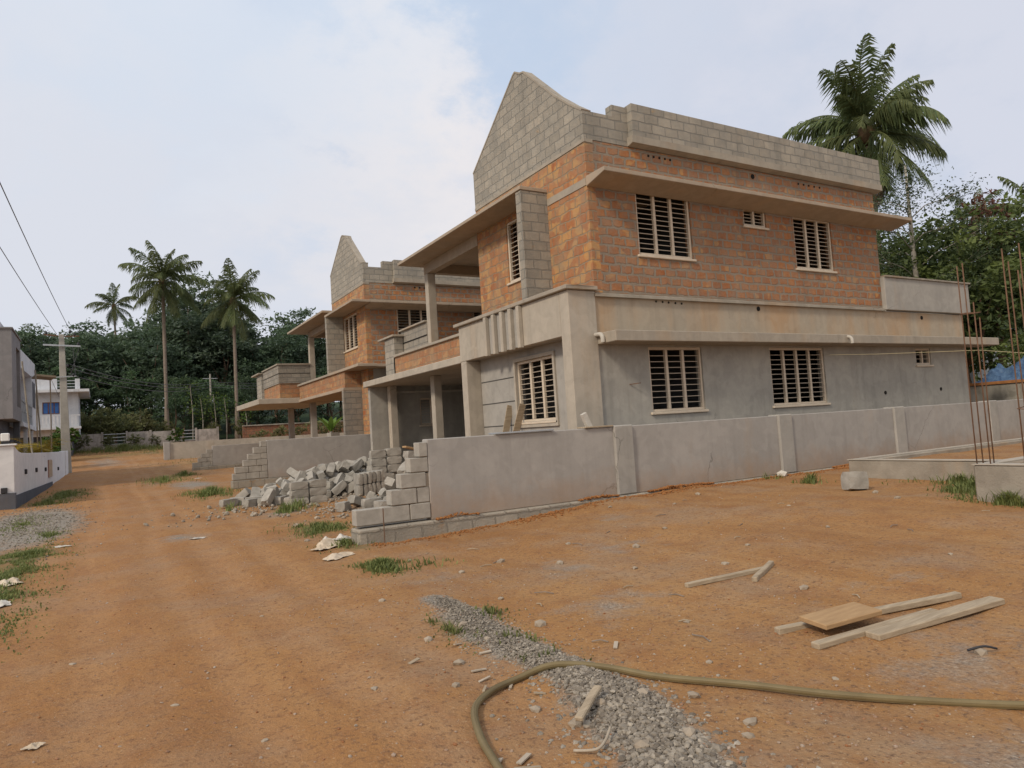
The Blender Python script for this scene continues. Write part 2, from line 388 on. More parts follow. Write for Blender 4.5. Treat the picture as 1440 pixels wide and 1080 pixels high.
GRASSZ = [(-1.5,10.5,1.15,4.6,1.2),(-1.05,13.6,.85,2.0,1.0),(-1.0,27.5,.9,3.4,1.2),(3.2,12.2,.75,1.3,1.0),(2.8,7.95,.4,.6,.9),(2.3,5.0,.25,.8,.7),(10.9,5.3,1.2,.8,1.1),
          (2.2,32,1.3,3,.6),(2.8,23.0,.8,1.6,.7),(3.4,16.5,.5,.8,.55),(1.2,53,9,3.0,.9),(6,44,7,6,.6),(12,44,9,5,.9),(3.0,9.6,.5,.7,.7)]
def grass_at(x, y):
    g = 0
    for cx, cy, rx, ry, k in GRASSZ: g = max(g, k*blob(x, y, cx, cy, rx, ry))
    return min(1, g)

def spaced(lo, hi, a, b, fine, grow):
    c = []; t = a
    while t < b: c.append(t); t += fine
    c.append(b)
    st = fine; t = b
    while t < hi: st = min(st*grow, 12); t += st; c.append(min(t, hi))
    st = fine; t = a
    while t > lo: st = min(st*grow, 12); t -= st; c.insert(0, max(t, lo))
    return c
def wear_at(x, y):
    if y > 48: return 0
    w = 0
    for c, s in ((-.25+.012*y, .20), (1.25+.014*y, .22), (.55+.02*y, .16), (2.1+.015*y-.25*math.sin(y*.2), .18)):
        c += .12*math.sin(y*.35+c); w = max(w, math.exp(-((x-c)/s)**2))
    for c, s in ((3.4-.28*(y-4), .2), (4.9-.28*(y-4), .2)):      # tracks swinging into the yard
        if 2 < y < 9: w = max(w, .6*math.exp(-((x-c-1.5)/s)**2))
    return w * (1 - sstep(4.2, 5.5, x) if y > 9 else 1)
def micro(x, y):
    return (noise.noise((x*.9, y*.7, 3)) * .035 + noise.noise((x*2.7, y*2.1, 7)) * .016 + noise.noise((x*6.5, y*5.5, 2)) * .006 - .018*wear_at(x, y)) * (1 if y < 40 else .5) \
        + .028 * min(1, sum(blob(x, y, cx, cy, r*1.2, .5) for cx, cy, r in GRAVEL))
def ground():
    xs = spaced(-260, 330, -3, 13, .11, 1.13); ys = spaced(-60, 330, .8, 14, .11, 1.10)
    nx, ny = len(xs), len(ys)
    vs = [(x, y, gz(x, y) + (micro(x, y) if -20 < x < 30 and y < 70 else 0)) for y in ys for x in xs]
    fs = [(j*nx+i, j*nx+i+1, (j+1)*nx+i+1, (j+1)*nx+i) for j in range(ny-1) for i in range(nx-1)]
    m = MB(); m.v = vs; m.f = fs
    o = m.build('ground', M['ground'], label=None, kind='structure', smooth=True, origin=(0,0,0), fix=False)
    at = o.data.color_attributes.new('zone', 'FLOAT_COLOR', 'POINT')
    buf = []
    for x, y, z in vs:
        f = sstep(63, 68, y) if x < 25 else sstep(26, 34, x)
        if y > 63: f = max(f, sstep(63, 68, y))
        if x < -9: f = max(f, sstep(-9, -14, x))
        near = -6 < x < 20 and y < 62
        buf += [gravel_at(x, y) if near else 0, grass_at(x, y) if near else 0, f, 1]
    at.data.foreach_set('color', buf)
    wa = o.data.attributes.new('wear', 'FLOAT', 'POINT')
    wa.data.foreach_set('value', [wear_at(x, y) if -4 < x < 8 else 0.0 for x, y, z in vs])
ground()
def gzz(x, y): return gz(x, y) + micro(x, y)

# ------------------------------------------------------------------ windows
def window(par, axis, pos, u0, u1, z0, z1, panes, bars, label=None, side=1, inset=.03):
    """timber window: frame with mullions (part), horizontal bars (sub-part), sill (sub-part)"""
    b = MB()
    def bx(m, ua, ub, ta, tb, za, zb):
        if axis == 'y': m.box(ua, ub, pos+ta, pos+tb, za, zb)
        else: m.box(pos+ta, pos+tb, ua, ub, za, zb)
    f = .055; d0, d1 = inset, inset + .075
    bx(b, u0, u1, d0, d1, z1-f, z1); bx(b, u0, u1, d0, d1, z0, z0+f)
    bx(b, u0, u0+f, d0, d1, z0+f, z1-f); bx(b, u1-f, u1, d0, d1, z0+f, z1-f)
    w = (u1-u0-2*f) / panes
    for k in range(1, panes):
        c = u0+f+w*k; bx(b, c-.034, c+.034, d0+.004, d1-.004, z0+f, z1-f)
    o = b.build('window', M['frame'], par, label=label, bevel=.006)
    g = MB()
    for k in range(1, bars+1):
        zc = z0+f+(z1-z0-2*f)*k/(bars+1)
        bx(g, u0+f*.6, u1-f*.6, d0+.036, d0+.050, zc-.0075, zc+.0075)
    g.build('grille', M['grille'], o)
    s = MB(); bx(s, u0-.05, u1+.05, -.045, d0-.002, z0-.055, z0-.004)
    s.build('sill', M['frame'], o, bevel=.008)
    return o

# ------------------------------------------------------------------ the two houses (same plan, second one unplastered)
def dots(par, pts, axis, pos, r=.03):
    for u, z in pts:
        m = MB()
        n = 10
        P = [(u+r*math.cos(2*math.pi*k/n), z+r*math.sin(2*math.pi*k/n)) for k in range(n)]
        if axis == 'y': m.prism(P, 'y', pos-.012, pos+.03)
        else: m.prism(P, 'x', pos-.012, pos+.03)
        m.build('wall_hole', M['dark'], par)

def upper_storey(h, oy, W, front_win, front_panes, rear=18.15):
    """laterite upper floor, its slab, gable and parapet"""
    m = MB()
    m.wall('y', oy, .2, 8.73, rear, 4.085, 7.2, [(9.76,11.30,4.93,6.32),(13.0,13.77,5.85,6.28),(14.75,16.21,4.95,6.26)])
    m.box(rear-.2, rear, oy+.2, oy+W, 4.085, 7.2)
    m.box(8.73, rear-.2, oy+W-.2, oy+W, 4.085, 7.2)
    m.build('upper_wall', M['laterite'], h)
    m = MB(); m.wall('x', 8.53, .2, oy, oy+W, 4.085, 7.2, [front_win])
    m.build('front_wall', M['laterite_front'], h)
    m = MB(); m.box(8.75, rear-.22, oy+.22, oy+W-.22, 6.95, 7.12); m.build('roof_slab', M['concrete'], h)
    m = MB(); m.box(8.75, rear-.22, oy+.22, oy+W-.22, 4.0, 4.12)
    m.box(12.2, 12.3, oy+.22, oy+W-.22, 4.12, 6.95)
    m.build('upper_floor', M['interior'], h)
    window(h, 'y', oy, 9.76, 11.30, 4.93, 6.32, 3, 11)
    window(h, 'y', oy, 13.0, 13.77, 5.85, 6.28, 2, 3, 'small high ventilator window with two panes')
    window(h, 'y', oy, 14.75, 16.21, 4.95, 6.26, 3, 11)
    window(h, 'x', 8.53, *front_win, front_panes, 11)

def gable(h, oy, pts):
    m = MB(); m.prism([(oy+a, z) for a, z in pts], 'x', 8.525, 8.74); m.build('gable_wall', M['block'], h)
    c = MB()
    sl = [p for p in pts if p[1] > 7.5]
    for (a, z), (b, w) in zip(sl, sl[1:]):
        c.bar((8.632, oy+a, z+.012), (8.632, oy+b, w+.012), .235, .04)
    c.build('gable_coping', M['concrete'], h)
    b = MB(); b.box(8.515, 8.735, oy-.012, oy+pts[-1][0]+.004, 7.145, 7.215)
    b.build('ring_beam', M['concrete'], h)

def parapet(h, oy, W, rear=18.32):
    m = MB(); m.box(8.74, 9.30, oy+.0, oy+.2, 7.215, 7.80)
    m.box(9.30, 9.70, oy+.0, oy+.2, 7.215, 8.05)
    m.box(9.70, rear, oy-.15, oy+.06, 7.40, 8.09)
    m.box(rear-.2, rear, oy+.06, oy+W, 7.40, 8.09)
    m.box(9.6, rear-.2, oy+W-.2, oy+W, 7.215, 8.0)
    m.build('parapet', M['block'], h)
    m = MB(); m.prism([(oy-.17, 7.25), (oy-.17, 7.40), (oy+.15, 7.40), (oy+.15, 7.215), (oy-.01, 7.215)], 'x', 9.66, rear+.02)
    m.build('parapet_beam', M['concrete'], h)

def elbow(h, x, y, z, r=.042):
    m = MB(); pts = [(x, y+.12, z), (x, y-.02, z)]
    for k in range(1, 7):
        a = k*math.pi/12
        pts.append((x, y-.02-.10*math.sin(a), z-.10+.10*math.cos(a)))
    pts.append((x, y-.12, z-.17))
    m.tube(pts, r, 10); m.build('drain_pipe', M['pvc'], h, smooth=False)

# ---------- nearer house
H1 = thing('house', (8.0, 11.0, 0), 'nearer unfinished two storey house with plastered ground floor and block gable rising above laterite walls', 'house')
oy = 11.0
upper_storey(H1, oy, 4.73, (12.90, 14.27, 4.95, 6.40), 3)
gable(H1, oy, [(0,7.21),(0,7.79),(.35,8.04),(.9,8.48),(2.05,9.56),(2.2,9.60),(2.42,9.73),(2.5,9.70),(4.73,8.12),(4.73,7.21)])
parapet(H1, oy, 4.73)
m = MB(); m.box(12.4, 18.1, 15.74, 22.6, 4.1, 7.2); m.build('rear_wing', M['laterite'], H1)
m = MB(); m.prism([(10.40,6.345),(10.40,6.43),(10.998,6.43),(10.998,6.22)], 'x', 8.50, 18.86)
m.build('upper_sunshade', M['soffit'], H1, bevel=.008)
m = MB(); m.box(8.515, 8.53, 11.02, 12.43, 6.26, 6.41); m.build('lintel_band', M['concrete'], H1)
m = MB(); m.box(7.86, 8.528, 12.45, 12.66, 4.18, 6.55); m.build('wing_wall', M['block'], H1)
m = MB(); m.box(7.83, 11.4, 12.43, 19.55, 6.56, 6.64); m.build('balcony_canopy', M['soffit'], H1, bevel=.008)
m = MB(); m.box(8.53, 8.76, 15.76, 19.22, 6.26, 6.555); m.box(8.76, 11.3, 18.97, 19.2, 6.28, 6.555)
m.box(11.1, 11.3, 15.76, 18.97, 6.26, 6.555); m.build('canopy_beam', M['soffit'], H1)
m = MB(); m.box(8.53, 8.78, 18.97, 19.2, 4.0, 6.258); m.build('balcony_post', M['plaster_light'], H1, bevel=.012)
# ground floor, side
m = MB(); m.wall('y', 11.0, .2, 8.50, 22.0, -.2, 3.25, [(9.80,11.31,1.65,3.0),(13.49,15.47,1.64,3.0),(19.45,20.18,2.54,3.0)])
m.box(21.8, 22.0, 11.2, 23.0, -.2, 4.0)
m.build('lower_wall', M['plaster_blue'], H1)
m = MB(); m.box(8.50, 22.003, 10.994, 11.2, 3.25, 3.99); m.build('stained_band', M['plaster_stain'], H1)
m = MB(); m.prism([(10.915, 3.99), (10.93, 4.05), (11.01, 4.085), (11.2, 4.085), (11.2, 3.99)], 'x', 8.48, 18.14); m.build('ledge', M['footing'], H1)
window(H1, 'y', 11.0, 9.80, 11.31, 1.65, 3.0, 3, 9)
window(H1, 'y', 11.0, 13.49, 15.47, 1.64, 3.0, 4, 10, 'wide four paned window with thin horizontal bars')
window(H1, 'y', 11.0, 19.45, 20.18, 2.54, 3.0, 2, 2, 'small high ventilator window near the rear corner')
m = MB(); m.prism([(10.40,3.035),(10.40,3.245),(10.992,3.26),(10.992,3.035)], 'x', 8.49, 22.72); m.build('lower_sunshade', M['concrete'], H1, bevel=.012)
elbow(H1, 8.44, 10.86, 3.22); elbow(H1, 15.6, 10.42, 3.19, .036)
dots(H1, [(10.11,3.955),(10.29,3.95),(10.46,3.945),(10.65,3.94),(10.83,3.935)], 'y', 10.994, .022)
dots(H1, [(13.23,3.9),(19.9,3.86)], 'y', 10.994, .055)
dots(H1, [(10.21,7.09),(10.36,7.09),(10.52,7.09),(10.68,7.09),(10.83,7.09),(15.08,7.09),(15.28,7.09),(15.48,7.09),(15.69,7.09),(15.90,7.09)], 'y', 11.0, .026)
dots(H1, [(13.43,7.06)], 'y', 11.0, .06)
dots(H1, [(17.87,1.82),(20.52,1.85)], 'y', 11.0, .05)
m = MB(); m.bar((9.24,11.0,2.235),(9.42,10.86,2.25),.016); m.build('rebar_stub', M['rust'], H1)
# terrace at the rear
m = MB(); m.box(18.12, 22.32, 10.885, 11.085, 4.02, 4.90); m.box(22.12, 22.32, 11.085, 22.9, 4.02, 4.90); m.build('terrace_parapet', M['plaster'], H1, bevel=.01)
m = MB(); m.box(18.125, 22.37, 10.84, 11.13, 4.90, 4.945); m.build('terrace_coping', M['footing'], H1)
# ground floor, front
m = MB(); m.wall('x', 8.22, .2, 11.25, 15.4, -.2, 3.4, [(12.15,13.68,1.62,2.985)]); m.build('recessed_wall', M['plaster'], H1)
window(H1, 'x', 8.22, 12.15, 13.68, 1.62, 2.985, 3, 10, 'three paned window facing the road under the balcony')
m = MB()
for a, b, c, d in ((12.08,12.148,1.5,3.06),(13.682,13.75,1.5,3.06),(12.148,13.682,2.988,3.06),(12.148,13.682,1.5,1.56)): m.box(8.175, 8.218, a, b, c, d)
m.build('window_surround', M['plaster_light'], H1)
m = MB()
for z in (2.67, 2.125, 1.575, 1.05): m.box(8.214, 8.225, 13.76, 15.39, z-.012, z+.012)
m.build('wall_groove', M['groove'], H1)
m = MB(); m.box(7.83, 8.50, 10.955, 11.25, -.2, 4.10); m.build('corner_column', M['plaster_light'], H1, bevel=.015)
m = MB(); m.box(7.835, 8.42, 15.42, 15.70, -.2, 3.224); m.build('fin_column', M['plaster_light'], H1, bevel=.012)
m = MB(); m.box(7.83, 7.98, 11.252, 15.72, 3.225, 4.10); m.build('balcony_front', M['plaster_light'], H1, bevel=.01)
m = MB(); m.box(7.98, 8.218, 11.252, 15.418, 3.23, 3.36); m.build('balcony_soffit', M['plaster'], H1)
m = MB(); m.box(7.75, 8.05, 10.89, 15.86, 4.103, 4.185); m.box(8.05, 8.53, 10.89, 11.3, 4.103, 4.185); m.build('balcony_coping', M['concrete'], H1, bevel=.012)
for y in (14.18, 13.80, 13.42, 13.05, 12.70):
    m = MB(); m.box(7.725, 7.829, y-.055, y+.055, 3.19, 4.09); m.build('balcony_fin', M['plaster_light'], H1, bevel=.012)
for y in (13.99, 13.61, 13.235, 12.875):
    m = MB(); m.box(7.822, 7.829, y-.13, y+.13, 3.235, 4.08); m.build('recess_shade_panel', M['plaster'], H1)  # greyer sheets between the fins, recess shade put into their colour
m = MB(); m.box(8.0, 8.52, 11.32, 15.72, 3.42, 3.52); m.build('balcony_floor', M['concrete'], H1)
# porch
m = MB(); m.box(7.83, 12.2, 15.724, 23.25, 3.20, 3.395); m.build('porch_slab', M['plaster_light'], H1, bevel=.015)
for y in (18.95, 22.58):
    m = MB(); m.box(8.53, 8.78, y, y+.26, -.2, 3.198); m.build('porch_post', M['plaster_light'], H1, bevel=.012)
m = MB(); m.box(8.2, 8.36, 15.726, 21.2, 3.397, 3.98); m.build('balcony_base', M['laterite_band'], H1)
m = MB(); m.box(8.14, 8.56, 15.726, 21.1, 3.983, 4.06); m.build('balcony_ledge', M['concrete'], H1, bevel=.01)
m = MB(); m.box(8.52, 8.66, 19.205, 21.3, 4.063, 4.83); m.build('balcony_upstand', M['block_dark'], H1)
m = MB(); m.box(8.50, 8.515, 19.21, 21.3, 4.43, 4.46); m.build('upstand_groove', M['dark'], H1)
m = MB(); m.box(8.44, 8.70, 19.205, 21.3, 4.833, 4.89); m.build('upstand_coping', M['concrete'], H1, bevel=.01)
m = MB(); m.box(8.2, 8.50, 21.104, 21.95, 3.397, 4.66); m.build('balcony_pier', M['block'], H1)
m = MB(); m.box(8.12, 8.52, 21.0, 22.4, 4.663, 4.72); m.build('pier_coping', M['concrete'], H1)
m = MB(); m.wall('y', 23.0, .2, 7.98, 12.2, -.2, 3.198, [(9.77,10.25,1.82,2.77)]); m.build('porch_end_wall', M['plaster_blue'], H1)
window(H1, 'y', 23.0, 9.77, 10.25, 1.82, 2.77, 1, 8)
m = MB(); m.box(12.2, 12.4, 15.72, 23.2, -.2, 3.198); m.box(8.43, 12.2, 15.72, 15.90, -.2, 3.198); m.build('porch_rear_wall', M['plaster_blue'], H1)
m = MB(); m.box(8.9, 12.19, 22.93, 22.998, 2.97, 3.03); m.box(12.13, 12.198, 15.93, 22.92, 2.97, 3.03); m.build('conduit_strip', M['pvc'], H1)
m = MB(); m.tube([(8.62,23.10-.35,3.19),(8.62,22.75,3.12)], .012, 6); m.tube([(8.62,22.75,3.13),(8.62,22.75,3.10),(8.62,22.75,3.03),(8.62,22.75,2.99)], [.025,.045,.05,.02], 10); m.build('light_bulb', M['lamp'], H1, smooth=True)
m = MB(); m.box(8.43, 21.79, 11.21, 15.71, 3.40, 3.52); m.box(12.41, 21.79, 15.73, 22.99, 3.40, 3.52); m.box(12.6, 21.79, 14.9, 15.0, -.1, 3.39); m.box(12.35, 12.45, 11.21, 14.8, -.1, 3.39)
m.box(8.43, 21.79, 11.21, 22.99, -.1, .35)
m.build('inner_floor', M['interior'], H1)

# ---------- farther house
H2 = thing('house', (8.0, 24.7, .2), 'farther unfinished laterite house with small block gable and jutting corner balcony', 'house')
oy = 24.7
upper_storey(H2, oy, 4.12, (25.70, 27.40, 4.95, 6.27), 3)
gable(H2, oy, [(0,7.21),(0,7.92),(.25,7.98),(1.75,9.28),(1.85,9.42),(2.25,9.55),(2.42,9.52),(4.12,8.3),(4.12,7.21)])
parapet(H2, oy, 4.12)
m = MB(); m.prism([(24.02,6.345),(24.02,6.43),(24.698,6.43),(24.698,6.22)], 'x', 8.53, 18.86)
m.box(7.83, 8.527, 24.02, 27.55, 6.345, 6.43); m.build('upper_sunshade', M['soffit'], H2, bevel=.008)
m = MB(); m.box(7.83, 8.53, 23.7, 27.35, 4.0, 4.10); m.box(8.53, 18.1, 23.9, 24.698, 4.0, 4.10); m.build('floor_ledge', M['soffit'], H2, bevel=.008)
m = MB(); m.box(7.85, 8.528, 27.36, 27.56, 4.10, 6.34); m.build('wing_wall', M['block'], H2)
m = MB(); m.box(7.75, 11.4, 27.57, 33.55, 6.56, 6.65); m.build('balcony_canopy', M['soffit'], H2, bevel=.008)
m = MB(); m.box(8.53, 8.76, 28.84, 32.8, 6.3, 6.555); m.box(8.76, 11.3, 32.57, 32.8, 6.3, 6.555); m.build('canopy_beam', M['soffit'], H2)
m = MB(); m.box(8.50, 8.74, 32.56, 32.8, 4.1, 6.298); m.build('balcony_post', M['plaster_light'], H2, bevel=.012)
m = MB(); m.box(7.9, 8.05, 25.5, 32.3, 3.402, 4.0); m.box(8.05, 8.53, 25.5, 25.65, 3.402, 3.998); m.build('balcony_base', M['laterite_band'], H2)
m = MB(); m.box(7.83, 8.2, 27.36, 32.4, 4.003, 4.09); m.build('balcony_ledge', M['concrete'], H2, bevel=.01)
m = MB(); m.box(7.1, 8.55, 32.6, 32.78, 3.50, 4.18); m.box(7.1, 7.28, 32.78, 36.0, 3.50, 4.18); m.build('corner_balcony_base', M['laterite_band'], H2)
m = MB(); m.box(7.06, 8.49, 32.56, 32.76, 4.183, 4.60); m.box(7.06, 7.26, 32.76, 36.0, 4.183, 4.60)
m.box(7.09, 8.49, 32.59, 32.77, 4.60, 4.64); m.box(7.09, 7.27, 32.77, 36.0, 4.60, 4.64)
m.box(7.06, 8.49, 32.56, 32.76, 4.64, 5.02); m.box(7.06, 7.26, 32.76, 36.0, 4.64, 5.02)
m.build('corner_balcony_upstand', M['block_dark'], H2)
m = MB(); m.box(7.0, 8.49, 32.5, 32.82, 5.023, 5.08); m.box(7.0, 7.32, 32.82, 36.0, 5.023, 5.08); m.build('corner_balcony_coping', M['concrete'], H2)
m = MB(); m.box(7.0, 7.3, 36.1, 37.3, 3.50, 4.95); m.build('balcony_pier', M['block'], H2)
m = MB(); m.box(6.85, 7.32, 36.0, 37.9, 4.953, 5.01); m.build('pier_coping', M['concrete'], H2)
m = MB(); m.box(6.1, 9.5, 32.3, 38.0, 3.26, 3.495); m.build('porch_slab', M['plaster_light'], H2, bevel=.012)
m = MB(); m.box(7.83, 12.2, 25.5, 32.28, 3.28, 3.40); m.build('sit_out_slab', M['soffit'], H2, bevel=.01)
for x, y, zt in ((8.46, 32.62, 3.258), (8.42, 36.8, 3.258), (8.46, 29.0, 3.278)):
    if y == 29.0: continue
    m = MB(); m.box(x, x+.26, y, y+.26, 0, zt); m.build('porch_post', M['plaster'], H2, bevel=.01)
m = MB(); m.box(7.83, 8.53, 25.5, 25.7, -.1, 3.278); m.build('lower_wing_wall', M['block_dark'], H2)
m = MB(); m.box(8.53, 8.73, 24.7, 25.49, -.1, 3.998); m.box(8.53, 8.73, 25.72, 26.6, -.1, 3.27); m.build('lower_front_wall', M['laterite_front'], H2)
m = MB(); m.wall('y', 24.7, .2, 8.73, 20.0, -.1, 3.998); m.box(19.8, 20.0, 24.9, 33, -.1, 3.998); m.box(12.3, 12.5, 26.7, 33, -.1, 3.998); m.box(8.74, 12.29, 26.4, 26.6, -.1, 3.27); m.build('lower_wall', M['plaster_blue'], H2)
m = MB(); m.prism([(24.12,3.035),(24.12,3.245),(24.698,3.26),(24.698,3.035)], 'x', 8.6, 20.4); m.build('lower_sunshade', M['concrete'], H2)
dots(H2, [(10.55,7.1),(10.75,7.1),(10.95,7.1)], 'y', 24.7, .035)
m = MB()
for k in range(5): m.obox((8.0+.02*math.sin(k*3), 27.6, .45+.3*k), (.36,.42,.27), (0,0,.1*math.sin(k*5)))
m.build('half_built_pillar', M['blocksolid'], H2)

# ------------------------------------------------------------------ boundary walls of the plots
def plot_wall(label, y, x0, x1, top, z0, piers, steps, base_x, rear=None):
    t = thing('boundary_wall', (x0, y, z0), label, 'wall')
    m = MB(); m.box(x0, x1, y, y+.2, z0+.2, top); m.build('plaster_panel', M['wallplaster'], t, bevel=.012)
    m = MB(); m.box(base_x, x1, y-.09, y+.29, z0-.5, z0+.2 if rear is None else rear); m.build('footing', M['rough_block'], t, bevel=.02)
    for p in piers:
        m = MB(); m.box(p, p+.42, y-.048, y+.24, z0+.205, top+.02); m.build('pier', M['plaster'], t, bevel=.02)
    m = MB()
    rnd = random.Random(3)
    for xs, za, zb in steps:          # toothed end of bare blocks
        x = xs
        while x < x0-.01:
            w = min(.41, x0-x-.002)
            if w < .06: break
            m.obox((x+w/2, y+.10+rnd.uniform(-.006,.006), (za+zb)/2), (w-.014, .2+rnd.uniform(-.01,.006), zb-za-.014), (0,0,rnd.uniform(-.01,.01)))
            x += w
    m.build('block_end', M['blocksolid2'], t, bevel=.007)
    c = MB()
    for xs, za, zb in steps: c.box(xs+.03, x0+.02, y+.02, y+.18, za-.004, zb-.02)
    c.build('mortar', M['footing'], t)
    return t
plot_wall('long grey plastered boundary wall beside the nearer house, ending in toothed bare blocks', 9.78, 4.24, 24.3, 1.42, .02,
          [7.76, 12.05, 16.1, 20.4], [(3.09,.255,.49),(3.62,.49,.72),(3.78,.72,.94),(3.94,.94,1.16),(4.09,1.16,1.385)], 3.10)
plot_wall('grey boundary wall behind the heap of blocks, between the two houses', 23.8, 4.70, 22.0, 1.625, .2, [],
          [(3.62,.42,.63),(3.70,.63,.83),(3.95,.83,1.03),(4.1,1.03,1.22),(4.28,1.22,1.42),(4.5,1.42,1.61)], 3.6)
plot_wall('plastered boundary wall beyond the farther house with stepped blocks', 37.5, 4.82, 20.0, 1.58, .4, [],
          [(3.9,.6,.82),(4.15,.82,1.03),(4.3,1.03,1.24),(4.55,1.24,1.42)], 3.9)
t = thing('boundary_wall', (3.5, 48, 1.0), 'low old whitewashed wall with pier at the far bend of the road', 'wall')
m = MB(); m.box(3.75, 20, 48, 48.2, .6, 1.96); m.build('wall_panel', M['plaster_light'], t)
m = MB(); m.box(3.42, 3.76, 47.9, 48.25, .6, 2.0); m.build('pier', M['wallplaster'], t, bevel=.02)
t = thing('old_wall', (24.6, 10.5, 0), 'old moss stained wall behind the rear corner of the nearer house', 'wall')
m = MB(); m.box(24.5, 24.75, -6, 13.5, -.3, 1.93); m.build('wall_panel', M['mossy'], t, bevel=.03)
m = MB(); m.box(24.45, 24.8, -6, 13.5, 1.93, 2.02); m.build('soil_top', M['soil'], t)
t = thing('old_wall', (14, 57, 1.4), 'long dark red laterite wall behind the farther house', 'wall')
m = MB(); m.box(9.8, 34, 58.5, 58.8, .8, 3.0); m.build('wall_panel', M['redwall'], t)
m = MB(); m.box(9.8, 34, 58.4, 58.9, 3.0, 3.08); m.build('coping', M['mossy'], t)

